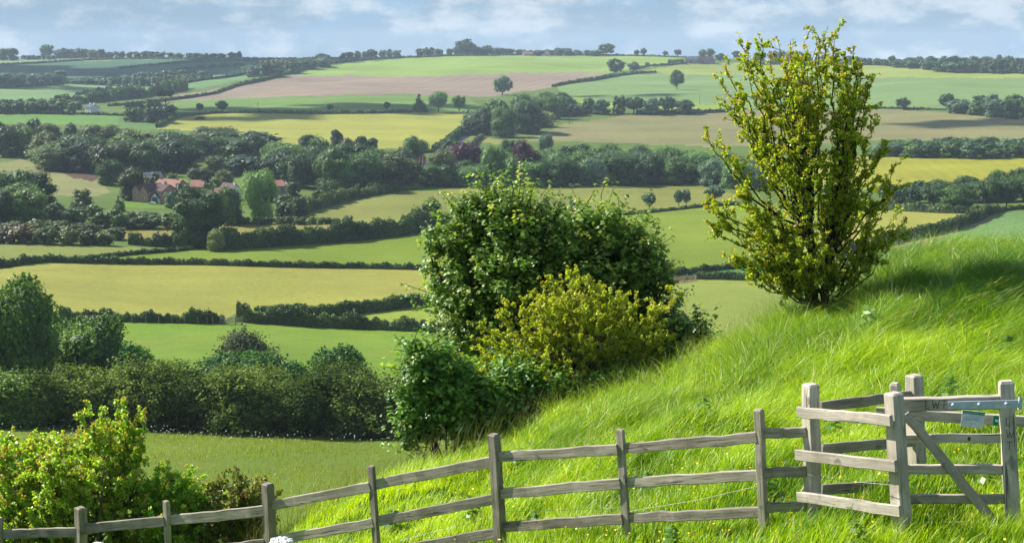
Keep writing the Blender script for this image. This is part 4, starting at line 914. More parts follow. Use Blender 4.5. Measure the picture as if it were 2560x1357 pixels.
def buttercups():
    rng = np.random.default_rng(9); X, Y, th, r = near_points(420, rng, 9.5, 15, -0.1, 0.36)
    Z = ground_zv(X, Y)+rng.uniform(0.12, 0.25, len(X)); V, F = leaf_quads(np.stack([X, Y, Z], -1), unit(rng.normal(size=(len(X),3))*0.4+np.array([0,-0.5,1])), np.full(len(X), 0.022), rng, 1.0)
    o = link('buttercups', mesh_np('buttercups', V, [F], plain('petal_yellow', (0.75, 0.48, 0.02), 0.5))); tag(o, kind='stuff')
buttercups()

# rough grass and white umbels on the valley side, below the bank
def valley_grass():
    rng = np.random.default_rng(31); n = 50000; th = rng.uniform(-0.40, 0.06, n); r = np.sqrt(rng.uniform(62**2, 128**2, n)); X = r*np.sin(th); Y = r*np.cos(th)
    k = fbm(X, Y, 0.16, 6)+0.4*fbm(X, Y, 0.5, 7); keep = rng.uniform(size=n) < np.clip(0.45+0.9*k, 0.08, 1); X, Y, k = X[keep], Y[keep], k[keep]; n = len(X)
    m = grass_mat('meadow_grass', (0.10, 0.16, 0.02), (0.25, 0.30, 0.04), (0.36, 0.30, 0.12), 0.35)
    blades('meadow_grass', X, Y, rng.uniform(0.08, 0.28, n)*(1+0.6*k), rng.uniform(0.02, 0.05, n), rng.uniform(0.1, 0.6, n), rng, m, segs=2, tint=np.clip(0.5+0.35*fbm(X, Y, 0.12, 9)+rng.uniform(-.25, .3, n), 0, 1))
    n = 420; th = rng.uniform(-0.36, 0.02, n); r = 118+rng.normal(size=n)*4; X = r*np.sin(th); Y = r*np.cos(th)
    V, F = leaf_quads(np.stack([X, Y, ground_zv(X, Y)+rng.uniform(.3, .8, n)], -1), unit(rng.normal(size=(n,3))*0.3+np.array([0, -0.6, 1])), rng.uniform(0.05, 0.15, n), rng, 1.0)
    o = link('cow_parsley', mesh_np('cow_parsley', V, [F], plain('parsley_white', (0.40, 0.43, 0.36), 0.9))); tag(o, kind='stuff')
valley_grass()

DOCK = grass_mat('weed_leaf', (0.05, 0.13, 0.02), (0.13, 0.24, 0.04), (0.45, 0.55, 0.35), 0.3)
def weed(u, v, r, sz, seed, label, group=None, pale=0.0):
    """a broad-leaved weed: pointed leaves in pairs up a short stem"""
    rng = np.random.default_rng(seed); th, _ = ray(u, v); x, y = r*math.sin(th), r*math.cos(th); o = None; n = 26
    t = np.linspace(0.1, 1, n); a = np.arange(n)*2.4; C = np.stack([np.cos(a)*sz*0.33*(1.15-t*0.8), np.sin(a)*sz*0.33*(1.15-t*0.8), t*sz], -1)
    N = unit(np.stack([np.cos(a)*0.5, np.sin(a)*0.5, np.ones(n)], -1)+rng.normal(size=(n,3))*0.25); V, F = leaf_quads(C, N, sz*0.22*(1.2-0.5*t)*rng.uniform(.8, 1.2, n), rng, 1.7)
    tv, tf = tube([(0,0,-.05),(0.01,0,sz*.5),(0,0,sz)], [0.004,.003,.002], 5); o = link('weed_plant', mesh_np('weed_plant', np.concatenate([V, tv]), [F, tf+len(V)], DOCK, tint=np.concatenate([np.repeat(np.clip(rng.uniform(0, .8, n)+pale, 0, 0.8 if pale == 0 else 1), 4), np.zeros(len(tv))])), loc=(x, y, ground_z(x, y))); tag(o, label, 'weed', group)
weed(2172, 795, 18.6, 0.42, 1, 'pale-leaved nettle standing out of the shaded grass right of the hawthorn', pale=0.5)
for k, (u, v, r, sz) in enumerate([(1620,1100,13.5,.25),(1180,1250,14,.28),(980,1290,14.6,.25),(1340,1290,12.9,.25),(1480,1090,15,.3),(1760,1010,15.5,.3),(2090,1000,14,.3),(2380,900,15,.35),(1920,1150,12.2,.28),(2470,1200,11.6,.25),(1680,1310,11.2,.24),(2140,1330,9.9,.3),(1300,1150,16,.3),(2520,800,17,.4)]):
    weed(u, v, r, sz, 10+k, 'small broad-leaved weed growing up through the bank grass', 'broad-leaved weeds scattered through the bank grass')
# ---------------------------------------------------------------- near trees and shrubs
def bez(a, b, c, t): t = t[:,None]; return (1-t)**2*a+2*t*(1-t)*b+t*t*c
def merge(parts):
    Vs, Fs, b = [], [], 0
    for V, F in parts: Vs.append(V); Fs.append(F+b); b += len(V)
    return np.concatenate(Vs), np.concatenate(Fs)
LOBED = np.array([(0,-.5),(.10,-.22),(.42,-.34),(.30,-.10),(.50,.10),(.20,.12),(.22,.34),(0,.55),(-.22,.34),(-.20,.12),(-.50,.10),(-.30,-.10),(-.42,-.34),(-.10,-.22)])
def lobed_leaves(C, Nrm, size, rng):
    """sycamore-like five-lobed leaves, slightly cupped"""
    n = len(C); t = unit(np.cross(Nrm, unit(rng.normal(size=(n,3))))); b = np.cross(Nrm, t); k = len(LOBED)
    P2 = LOBED[None]*size[:,None,None]; cup = (np.abs(LOBED[:,0])*0.25-0.22*np.maximum(LOBED[:,1], 0))[None]*size[:,None]
    R = C[:,None]+t[:,None]*P2[...,0:1]+b[:,None]*P2[...,1:2]+Nrm[:,None]*cup[...,None]
    V = np.concatenate([C[:,None], R], 1).reshape(-1, 3); base = (np.arange(n)*(k+1))[:,None,None]
    F = (base+np.array([[0, 1+i, 1+(i+1) % k] for i in range(k)])[None]).reshape(-1, 3)
    return V, F, k+1
def limb_shrub(name, base, tips, label, cat, mat, leaf=0.035, per=7, seed=1, r0=0.10, stems=3, side=9, sidelen=(0.25, 0.6), split=(0.08, 0.4), step=0.045, barkm=None, start=0.35, out=0.45, sprig=1.0, droop=0.0, stemspread=0.12, lo_bare=0.0):
    """a thorn tree grown as limbs from a few stems to the given tip points, each limb with side twigs carrying rosettes of small leaves"""
    rng = np.random.default_rng(seed); base = np.array(base, float); tips = [np.array(t, float) for t in tips]
    top = max(t[2] for t in tips); Ht = top-base[2]; wood_parts = []; LC = []; LD = []; LT = []
    st = []
    for k in range(stems):
        a = k*6.28/stems+rng.uniform(0, 1); d = np.array([math.cos(a), math.sin(a), 0])*stemspread*Ht
        p = bez(base+d*0.10-np.array([0,0,0.15]), base+d*0.35+np.array([0,0,Ht*0.3]), base+d*0.9+np.array([0,0,Ht*rng.uniform(.62,.8)]), np.linspace(0, 1, 14))
        p[1:] += rng.normal(size=(13,3))*0.012*Ht*0.35; st.append(p); wood_parts.append(tube(p, r0*(1-np.linspace(0, 1, 14)**0.8*0.86), 8))
    def twig(p, q, c, ra, leafy, rate):
        t = np.linspace(0, 1, 7); pts = bez(p, c, q, t); pts[1:-1] += rng.normal(size=(5,3))*0.018; wood_parts.append(tube(pts, ra*(1-0.8*t), 4))
        L = np.linalg.norm(np.diff(pts, axis=0), axis=1).sum(); m = max(2, int(L/step*rate)); tt = rng.uniform(leafy, 1.03, m)
        q3 = np.stack([np.interp(tt, t, pts[:,j]) for j in range(3)], -1); LC.append(q3); LD.append(np.repeat((q-p)[None], m, 0)); LT.append(tt)
        return pts
    for T3 in tips:
        rel = (T3[2]-base[2])/Ht; ro = np.clip(rel*split[1]+rng.uniform(-0.07, 0.07), split[0], 0.70); k = int(np.clip(ro*13/0.75, 1, 12))
        s = min(st, key=lambda q: np.linalg.norm(q[k][:2]-T3[:2])+rng.uniform(0, 0.35)); o = s[k]; hor = (T3-o)*np.array([1, 1, 0]); L0 = np.linalg.norm(T3-o)
        mid = o*0.5+T3*0.5+hor*(out-0.5)*0.9+rng.normal(size=3)*0.06*L0; mid[2] -= (droop+0.02)*Ht
        t = np.linspace(0, 1, 12); pts = bez(o, mid, T3, t); pts[1:-1] += rng.normal(size=(10,3))*0.036*min(1, Ht/4); L = np.linalg.norm(T3-o)
        rl = min(0.024, 0.008+0.006*L); wood_parts.append(tube(pts, rl*(1-0.85*t), 5))
        m = max(3, int(L*(1-start)/step*1.1)); tt = rng.uniform(start, 1.0, m); LC.append(np.stack([np.interp(tt, t, pts[:,j]) for j in range(3)], -1)); LD.append(np.repeat((T3-mid)[None], m, 0)); LT.append(tt)
        for _ in range(side):
            u = rng.uniform(max(start-0.04, 0.15), 0.98); p = np.array([np.interp(u, t, pts[:,j]) for j in range(3)]); d = unit((T3-mid)[None])[0]
            e = unit((rng.normal(size=3)*0.9+d*0.9+np.array([0, 0, 0.55]))[None])[0]; ll = rng.uniform(*sidelen)*(1.15-0.55*u); q = p+e*ll
            twig(p, q, p+e*ll*0.5+np.array([0, 0, 0.05*ll]), 0.006, 0.2, 1.0)
            if rng.uniform() < 0.5 and ll > 0.2:
                e2 = unit((e+rng.normal(size=3)*0.8)[None])[0]; twig(p+e*ll*0.5, p+e*ll*0.5+e2*ll*0.5, p+e*ll*0.5+e2*ll*0.25, 0.004, 0.1, 1.0)
    C = np.concatenate(LC); D = unit(np.concatenate(LD)); Tt = np.concatenate(LT)
    if lo_bare: 
        rad = np.linalg.norm((C-base)[:,:2], axis=1)/max(np.linalg.norm(t[:2]-base[:2]) for t in tips); kz = (C[:,2]-base[2])/Ht
        keep = rng.uniform(size=len(C)) < np.clip((rad*1.4+kz*1.1-lo_bare)*2.2, 0.05, 1); C = C[keep]; D = D[keep]; Tt = Tt[keep]
    n = len(C); C = np.repeat(C, per, 0); D = np.repeat(D, per, 0); Tt = np.repeat(Tt, per); rose = np.repeat(rng.uniform(0, 1, n), per)
    off = unit(rng.normal(size=C.shape)+D*0.3+np.array([0, 0, 0.25])); C = C+off*leaf*rng.uniform(0.35, 1.25, len(C))[:,None]*sprig
    N = unit(np.cross(off, rng.normal(size=C.shape))*0.8+rng.normal(size=C.shape)*0.35+np.array([-0.15, 0, 0.5]))
    V, F = leaf_quads(C, N, leaf*rng.uniform(0.55, 1.15, len(C)), rng, 1.25)
    hz = (C[:,2]-base[2])/Ht; tint = np.clip(0.25+0.3*rose+rng.uniform(-0.15, 0.25, len(C))+0.42*(Tt > 0.85)+0.16*(hz-0.5), 0, 1)
    o = empty(name, Vector(base)); tag(o, label, cat)
    wv, wf = merge(wood_parts); link('trunk', mesh_np('trunk', wv-base, [wf], barkm or BARK, smooth=True), o)
    link('crown', mesh_np('crown', V-base, [F], mat, tint=np.repeat(tint, 4)), o); return o
def tips_from(pxs, r, dr, n, seed, inner, cx, envelope):
    """tip points: the given outline tips (u, v) near distance r, plus n more inside an envelope {v: (left, right)}"""
    rng = np.random.default_rng(seed); out = [W(u, v, r+rng.uniform(-dr, dr)*0.35)[:] for u, v in pxs]
    vs = sorted(envelope); L = [envelope[v][0] for v in vs]; R = [envelope[v][1] for v in vs]
    for _ in range(n):
        v = rng.uniform(vs[0], vs[-1]); l = np.interp(v, vs, L); rr = np.interp(v, vs, R); c = (l+rr)/2; hw = (rr-l)/2
        a = rng.uniform(0, 6.28); q = rng.uniform(inner, 0.97)
        out.append(W(c+math.cos(a)*hw*q, v, r+math.sin(a)*q*min(hw*r/FPX, dr))[:])
    return out
HAW = leaf_mat('hawthorn_leaf', (0.075,0.125,0.007), (0.29,0.36,0.022), trans=0.5, var=0.0, spec=0.4, rough=0.42, young=(0.38,0.28,0.035))
HAW2 = leaf_mat('yellow_hawthorn_leaf', (0.11,0.165,0.010), (0.31,0.37,0.026), trans=0.42, var=0.0, spec=0.4, rough=0.4, young=(0.40,0.37,0.05))
HAW3 = leaf_mat('fresh_hawthorn_leaf', (0.10,0.19,0.012), (0.28,0.40,0.035), trans=0.42, var=0.0, spec=0.5, rough=0.36, young=(0.45,0.34,0.08))
RUS = leaf_mat('reddish_thorn_leaf', (0.05,0.085,0.014), (0.14,0.17,0.03), trans=0.35, var=0.0, spec=0.4, young=(0.22,0.13,0.045))
DKB = bark_mat('thorn_bark', (0.040, 0.030, 0.024)); GYB = bark_mat('grey_twig_bark', (0.15, 0.12, 0.09))
def hero_hawthorn():
    r = 20.8; env = {100:(1880,2110), 150:(1850,2150), 200:(1820,2170), 300:(1800,2180), 400:(1800,2205), 500:(1785,2225), 600:(1815,2215), 640:(1850,2160), 690:(1940,2100)}
    px = [(1852,110),(1896,88),(1943,96),(1925,130),(2022,86),(2045,95),(2070,66),(2088,82),(2078,110),(2134,120),(2112,150),(1812,170),(1800,205),(1786,245),(1820,240),(1764,322),(1790,345),(1758,500),(1775,505),(1758,545),(1790,560),(1806,632),(1830,645),(1880,680),
          (2182,196),(2165,235),(2150,170),(2178,300),(2222,352),(2205,380),(2240,410),(2258,445),(2228,470),(2262,570),(2235,590),(2242,540),(2200,610),(2170,640),(2120,680),(1950,700),(1990,140),(1975,180),(2100,200),(2110,260),(1870,140),(1900,200)]
    tips = tips_from(px, r, 0.9, 100, 4, 0.4, 0, env)
    b = W(2046, 790, 20.8); b.z = ground_z(b.x, b.y)
    limb_shrub('hawthorn_tree', b, tips, 'tall airy hawthorn tree with bronze-tipped leaves on the crest of the bank', 'tree', HAW, leaf=0.031, per=9, seed=3, r0=0.072, stems=4, side=10, sidelen=(0.14, 0.46), step=0.052, barkm=DKB, start=0.38, out=0.62, stemspread=0.12, split=(0.17, 0.62))
hero_hawthorn()
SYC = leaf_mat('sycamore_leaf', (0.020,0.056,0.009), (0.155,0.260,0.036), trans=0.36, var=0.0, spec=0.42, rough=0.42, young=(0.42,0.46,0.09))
def shoots_crown(c, R, ns, m, nfill, rng, young_p, up_bias=0.45, leaf=(0.055, 0.125), zmin=None):
    """leafy shoots standing out of the crown with gaps between them, and darker leaves filling the inside"""
    w = R**2; si = rng.choice(len(c), ns, p=w/w.sum()); d = unit(rng.normal(size=(ns,3))+np.array([-0.05, -0.35, 0.15])); o = c[si]+d*(R[si]*rng.uniform(0.55, 0.95, ns))[:,None]
    dist = np.min(np.where(np.arange(len(c))[None] == si[:,None], 9, np.linalg.norm(o[:,None]-c[None], axis=2)/R[None]), axis=1); ok = dist > 0.6; si, d, o = si[ok], d[ok], o[ok]; ns = len(si)
    e = unit(d+np.array([0, 0, up_bias])+rng.normal(size=(ns,3))*0.25); ln = rng.uniform(0.25, 0.78, ns)*np.clip(R[si]*2.6, 0.6, 1.15)
    t = np.tile(np.linspace(0.05, 1.0, m)[None], (ns, 1))+rng.uniform(-.03, .03, (ns, m)); q = o[:,None]+e[:,None]*(ln[:,None]*t)[...,None]
    rad = unit(rng.normal(size=(ns,m,3))-0.2*e[:,None]); C = q+rad*(0.13*(1.15-0.65*t))[...,None]; N = unit(rad*0.55+np.array([0,0,0.85])+e[:,None]*0.25+rng.normal(size=(ns,m,3))*0.25)
    S = rng.uniform(*leaf, (ns, m))*(1.15-0.45*t); sh = rng.uniform(0, 1, ns)[:,None]; yg = (rng.uniform(size=ns) < young_p)[:,None]&(t > 0.62)
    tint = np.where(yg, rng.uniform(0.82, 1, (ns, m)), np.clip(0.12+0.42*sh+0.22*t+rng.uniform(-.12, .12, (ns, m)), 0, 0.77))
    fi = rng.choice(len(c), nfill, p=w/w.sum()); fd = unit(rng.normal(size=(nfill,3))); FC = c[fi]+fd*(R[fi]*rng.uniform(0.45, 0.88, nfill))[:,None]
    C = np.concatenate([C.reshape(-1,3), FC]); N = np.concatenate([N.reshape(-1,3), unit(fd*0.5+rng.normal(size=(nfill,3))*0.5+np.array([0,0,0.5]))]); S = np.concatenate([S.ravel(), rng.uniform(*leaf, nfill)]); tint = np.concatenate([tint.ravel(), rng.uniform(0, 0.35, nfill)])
    if zmin: g = ground_zv(C[:,0], C[:,1]); k = C[:,2] > g+zmin; C, N, S, tint = C[k], N[k], S[k], tint[k]
    return C, N, S, tint, o, o+e*ln[:,None]
def leafy_tree(name, label, cat, c, R, base, rng, ns, m, nfill, young_p, rt=0.045):
    C, N, S, tint, o0, o1 = shoots_crown(c, R, ns, m, nfill, rng, young_p, zmin=0.03); V, F, k = lobed_leaves(C, N, S, rng); bb = np.array(base[:]); parts = []
    for q in range(len(c)):
        t = np.linspace(0, 1, 9); p = bez(bb+rng.normal(size=3)*np.array([.15,.1,0])-np.array([0,0,.3]), bb*0.55+c[q]*0.45+rng.normal(size=3)*0.1+np.array([0,0,0.3]), c[q], t); p[1:-1] += rng.normal(size=(7,3))*0.03; parts.append(tube(p, rt*(1-0.8*t), 5))
    for a, b in list(zip(o0, o1))[::2]: parts.append(tube(np.stack([a*0.75+c[np.argmin(np.linalg.norm(c-a, axis=1))]*0.25, a*0.5+b*0.5+rng.normal(size=3)*.02, b]), [.009, .006, .003], 4))
    o = empty(name, base); tag(o, label, cat); wv, wf = merge(parts); link('trunk', mesh_np('trunk', wv-bb, [wf], DKB, smooth=True), o)
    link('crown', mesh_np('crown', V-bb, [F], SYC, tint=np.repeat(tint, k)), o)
def sycamore():
    rng = np.random.default_rng(12); r = 23.2
    lob = [(1205,575,72,0),(1285,565,80,0),(1190,650,82,.1),(1300,650,100,-.3),(1410,620,74,0),(1495,590,64,.1),(1560,620,60,0),(1600,665,60,0),(1480,680,95,-.3),(1595,725,62,0),(1165,735,78,0),(1280,760,95,-.4),(1400,750,105,-.3),(1500,775,95,-.2),(1620,775,50,.1),(1195,815,70,0),
           (1160,845,50,-.1),(1250,880,80,0),(1350,880,90,.1),(1640,825,58,.1),(1690,845,46,.1),(1560,865,80,.2),(1460,900,80,.3),(1720,845,30,0),(1590,930,45,.2)]
    small = [(1190,500),(1225,520),(1155,520),(1290,515),(1325,535),(1500,535),(1530,545),(1470,545),(1425,550),(1600,580),(1615,615),(1650,650),(1668,700),(1095,700),(1085,660),(1100,610),(1112,740),(1665,750),(1140,570),(1350,555),(1385,545),(1560,560)]
    s = r/FPX; P3 = [W(u, v, r+d*1.2)[:] for u, v, q, d in lob]+[W(u, v+8, r+rng.uniform(-.5, .5))[:] for u, v in small]; R3 = [q*s for u, v, q, d in lob]+[20*s]*len(small)
    c = np.array(P3); R = np.array(R3)*0.92; b = W(1400, 1010, r); b.z = ground_z(b.x, b.y)
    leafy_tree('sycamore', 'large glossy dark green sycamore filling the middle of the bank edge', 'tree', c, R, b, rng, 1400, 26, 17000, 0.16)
sycamore()
def sycamore_shrub(lob, base_px, r, label, n=5200, seed=5, young_p=0.05):
    rng = np.random.default_rng(seed); s = r/FPX; c = np.array([W(u, v, r+d)[:] for u, v, q, d in lob]); R = np.array([q*s*0.85 for u, v, q, d in lob]); b = W(base_px[0], base_px[1], r); b.z = ground_z(b.x, b.y)
    leafy_tree('sycamore_sapling', label, 'shrub', c, R*0.8, b, rng, n//18, 15, n//5, young_p*2.5, 0.02)
sycamore_shrub([(1040,880,34,0),(1050,930,50,0),(1095,900,34,.1),(1085,960,50,0),(1035,1005,30,-.1),(1110,1015,58,.1),(1035,1062,30,-.2),(1150,960,60,.2),(1010,1045,25,-.2),(1160,1050,50,.1),(1190,1000,60,.2),(1060,1085,36,-.2),(1020,1112,24,-.3)], (1100,1120), 19.6, 'leafy sycamore sapling at the lower foot of the big one, nearest the thicket', n=7000, seed=8)
sycamore_shrub([(1240,1010,55,0),(1260,1045,42,-.1),(1320,1010,60,.2),(1390,1000,55,.3),(1440,1000,45,.4),(1500,985,45,.4),(1290,960,60,.3),(1550,960,40,.5)], (1280,1075), 20.0, 'low dark sycamore suckers under the yellow hawthorn bush', n=8500, seed=9, young_p=0.02)
sycamore_shrub([(1700,880,38,0),(1740,850,28,0),(1755,880,24,-.1),(1660,900,45,.1),(1620,920,45,.1),(1745,815,16,0),(1700,820,26,0)], (1690,920), 22.0, 'dark leafy suckers at the eastern foot of the sycamore', n=4500, seed=10, young_p=0.02)
def yellow_bush():
    r = 21.0; env = {700:(1370,1470), 740:(1310,1580), 790:(1250,1660), 850:(1190,1670), 900:(1130,1660), 950:(1090,1610), 995:(1160,1530)}
    px = [(1345,690),(1420,672),(1445,690),(1385,705),(1330,715),(1462,700),(1260,745),(1300,740),(1240,790),(1200,815),(1165,800),(1180,840),(1130,880),(1085,930),(1070,950),(1110,960),(1160,985),(1200,1000),(1520,725),(1560,735),(1600,745),(1640,770),(1700,742),(1680,760),(1660,800),(1650,850),(1620,880),(1590,890),(1250,990),(1540,950),(1075,952),(1100,932),(1140,915),(1120,966),(1092,958),(1180,900),(1150,950),(1200,870),(1210,850),(1170,925),(1130,940),(1230,900),(1190,960),(1660,775),(1690,755),(1640,820),(1670,830)]
    b = W(1452, 1000, r); b.z = ground_z(b.x, b.y)
    limb_shrub('hawthorn_bush', b, tips_from(px, r, 1.1, 130, 6, 0.5, 0, env), 'spreading yellow-green hawthorn bush in front of the sycamore', 'bush', HAW2, leaf=0.030, per=10, seed=5, r0=0.05, stems=4, side=10, sidelen=(0.16, 0.42), step=0.05, barkm=GYB, start=0.30, stemspread=0.22, split=(0.08, 0.55), lo_bare=0.62)
yellow_bush()
def left_bush():
    r = 19.0; env = {1040:(240,330), 1100:(60,330), 1160:(-40,330), 1230:(-60,470), 1300:(-80,560), 1380:(-80,580)}
    px = [(310,992),(296,1015),(362,1022),(345,1040),(222,1040),(250,1030),(215,1065),(330,1090),(345,1110),(270,1080),(100,1085),(75,1105),(130,1110),(30,1098),(10,1120),(-20,1140),(180,1130),(50,1150),(420,1172),(432,1190),(470,1205),(380,1200),(495,1190),(350,1160),(0,1180),(520,1250)]
    b = W(230, 1500, r); b.z = ground_z(b.x, b.y)
    limb_shrub('hawthorn_bush', b, tips_from(px, r, 1.0, 85, 16, 0.4, 0, env), 'bright fresh green hawthorn bush behind the lowest stretch of the fence', 'bush', HAW3, leaf=0.032, per=10, seed=25, r0=0.06, stems=5, side=10, sidelen=(0.16, 0.45), step=0.05, barkm=GYB, start=0.30, stemspread=0.3, split=(0.05, 0.55))
    env = {1185:(400,500), 1230:(350,560), 1300:(300,590), 1380:(280,600)}
    px = [(420,1172),(440,1182),(470,1200),(500,1188),(520,1205),(395,1185),(370,1200),(550,1230),(345,1180)]
    b = W(440, 1490, 18.6); b.z = ground_z(b.x, b.y)
    limb_shrub('hawthorn_bush', b, tips_from(px, 18.5, 0.8, 45, 18, 0.3, 0, env), 'lower spreading part of the fresh green bushes, between the third and fourth fence posts', 'bush', HAW3, leaf=0.032, per=10, seed=27, r0=0.04, stems=4, side=9, sidelen=(0.14, 0.40), step=0.05, barkm=GYB, start=0.2, stemspread=0.35, split=(0.05, 0.5))
    env = {1095:(0,130), 1180:(-70,230), 1260:(-90,300), 1370:(-90,300)}
    px = [(20,1098),(75,1090),(110,1100),(0,1125),(-20,1150),(140,1130)]
    b = W(50, 1500, 19.5); b.z = ground_z(b.x, b.y)
    limb_shrub('hawthorn_bush', b, tips_from(px, 19.6, 0.9, 50, 19, 0.3, 0, env), 'fresh green hawthorn with orange tips beside the lowest fence post', 'bush', HAW3, leaf=0.032, per=10, seed=28, r0=0.04, stems=4, side=9, sidelen=(0.14, 0.42), step=0.05, barkm=GYB, start=0.2, stemspread=0.35, split=(0.05, 0.5))
    env = {1190:(540,640), 1230:(500,690), 1300:(470,700), 1370:(460,690)}
    px = [(560,1192),(600,1188),(640,1196),(660,1200),(700,1225),(710,1250),(680,1300),(530,1215),(500,1240),(590,1210),(620,1230)]
    b = W(590, 1440, 18.4); b.z = ground_z(b.x, b.y)
    limb_shrub('thorn_bush', b, tips_from(px, 18.2, 0.6, 46, 17, 0.3, 0, env), 'reddish brown-tipped thorn bush left of the fourth fence post', 'bush', RUS, leaf=0.034, per=6, seed=26, r0=0.035, stems=4, side=8, sidelen=(0.12, 0.32), step=0.055, barkm=GYB, start=0.3, stemspread=0.3, split=(0.05, 0.55))
left_bush()
# the dark thicket on the valley side
LM['thorn'] = leaf_mat('thicket_leaf', (0.024,0.050,0.009), (0.105,0.145,0.026), trans=0.2, var=0.4, spec=0.1, rough=0.8)
LM['silver'] = leaf_mat('willow_leaf', (0.055,0.100,0.022), (0.135,0.200,0.045), trans=0.3, var=0.1)
LM['glossy'] = leaf_mat('glossy_shrub_leaf', (0.020,0.065,0.018), (0.070,0.165,0.030), trans=0.25, var=0.1, spec=0.2)
LM['purple'] = leaf_mat('blackthorn_leaf', (0.030,0.042,0.026), (0.075,0.092,0.055), trans=0.2, var=0.1, spec=0.1, rough=0.8)
LM['leafgreen'] = leaf_mat('hazel_leaf', (0.05,0.11,0.015), (0.14,0.22,0.035), trans=0.3, var=0.1)
def thicket(u, v, hp, wp, mat, label, n=26000, leafm=0.17, seed=0, group=None, shape='bush', name='bush', cat='bush'):
    p = P(u, v); s = math.hypot(p.x, p.y)/FPX; h = hp*s; w = wp*s
    V, Q, T3, tt = crown_arrays(shape, 900+seed, n, leafm/max(h, w)*1.25, out=0.5, fuzz=1.5/max(h, w) if mat in ('thorn', 'purple', 'leafgreen') else 0.5/max(h, w)); V = V*np.array([w, w*0.85, h])
    tv, tf = trunk_arrays(shape, seed); o = empty(name, p, 0.0); tag(o, label, cat, group)
    o.rotation_euler.z = seed*1.3
    link('crown', mesh_np('crown', V, [Q, T3], LM[mat], tint=tt), o); link('trunk', mesh_np('trunk', tv*np.array([w, w, h]), [tf], BARK, smooth=True), o); return o
TB = 'dark thorn bushes of the thicket below the bank'
TL = 'dark olive thorn bush in the dense thicket below the bank'
for k, (u, v, h, w, m) in enumerate([(-30,1060,150,190,'leafgreen'),(80,1062,150,170,'thorn'),(190,1064,165,190,'thorn'),(285,1066,140,120,'leafgreen'),(370,1070,200,200,'thorn'),(480,1072,160,190,'thorn'),(590,1078,188,210,'thorn'),(700,1080,158,200,'thorn'),(790,1082,196,210,'thorn'),(890,1084,178,190,'thorn'),(430,1040,150,170,'thorn'),(650,1045,150,170,'thorn'),(850,1048,165,190,'thorn'),(985,1084,170,190,'thorn'),(1090,1084,130,180,'thorn'),(1200,1084,110,180,'thorn')]):
    L = {0:'light green thorn bush at the western end of the thicket',3:'small pale green bush tucked into the thicket behind the fresh hawthorn shoot'}.get(k, TL)
    thicket(u, v, h*0.88, w*1.25, m, L, seed=k, group=None if k in (0, 3) else TB)
thicket(50, 1010, 310, 250, 'silver', 'tall silvery green willow at the western edge above the thicket', n=42000, leafm=0.2, seed=41, shape='wood', name='tree', cat='tree')
thicket(-70, 1000, 280, 200, 'silver', 'willow crown cut off by the western edge of the view', n=20000, leafm=0.2, seed=42, shape='wood', name='tree', cat='tree')
thicket(205, 1000, 205, 230, 'silver', 'lower rounded willow beside the tall silvery one', n=34000, leafm=0.2, seed=43, shape='wood', name='tree', cat='tree')
thicket(325, 985, 125, 170, 'glossy', 'green bush with an olive top east of the willows', n=18000, seed=44)
thicket(615, 985, 165, 210, 'purple', 'grey-purple blackthorn rising behind the thicket', n=30000, seed=45)
thicket(600, 1000, 120, 230, 'glossy', 'glossy green shrub in front of the blackthorn', n=24000, seed=46)
thicket(740, 1000, 100, 130, 'glossy', 'small glossy shrub east of the blackthorn', n=14000, seed=47)
thicket(850, 1000, 140, 170, 'glossy', 'rounded glossy shrub behind the eastern thicket', n=20000, seed=48)
thicket(435, 990, 80, 130, 'leafgreen', 'low pale shrub in the dip of the thicket', n=14000, seed=49)
def umbel(u, v, r, wpx, label, seed=1):
    """a white umbel on a hairy stem, each umbellet a mound of tiny florets"""
    rng = np.random.default_rng(seed); T = W(u, v, r); R = wpx*r/FPX/2; g = Vector((T.x, T.y, ground_z(T.x, T.y))); o = empty('umbel_flower', g); tag(o, label, 'flower')
    t = np.array((T-g)[:]); STM = plain('umbel_stem', (0.10, 0.17, 0.04), 0.7); parts = [tube(np.stack([np.zeros(3)-np.array([0,0,.05]), t*0.5+np.array([.01,0,0]), t-np.array([0,0,R*0.9])]), [0.006,.005,.004], 6)]; Vs = []; Fs = []; b = 0
    for k in range(17):
        a = k*2.4; q = R*0.86*math.sqrt((k+0.3)/17); c = t+np.array([math.cos(a)*q, math.sin(a)*q, -0.25*q+rng.uniform(-.004, .004)]); parts.append(tube(np.stack([t-np.array([0,0,R*0.9]), c*0.6+(t-np.array([0,0,R*.9]))*0.4, c]), [.0016,.0014,.0012], 4))
        rr = R*0.25
        V = c+ICO2[0]*rr*np.array([1, 1, 0.6])*(1+0.22*rng.normal(size=(len(ICO2[0]),1))); Vs.append(V); Fs.append(ICO2[1]+b); b += len(V)
    wv, wf = merge(parts); link('stem', mesh_np('stem', wv, [wf], STM, smooth=True), o); link('flower_head', mesh_np('flower_head', np.concatenate(Vs), [np.concatenate(Fs)], plain('floret_white', (0.72, 0.70, 0.60), 0.9)), o)
umbel(702, 1347, 6.2, 66, 'large white umbel flower head poking up before the fourth fence post', 3)
umbel(243, 1358, 6.4, 34, 'second white umbel, only its top showing beside the second post', 4)
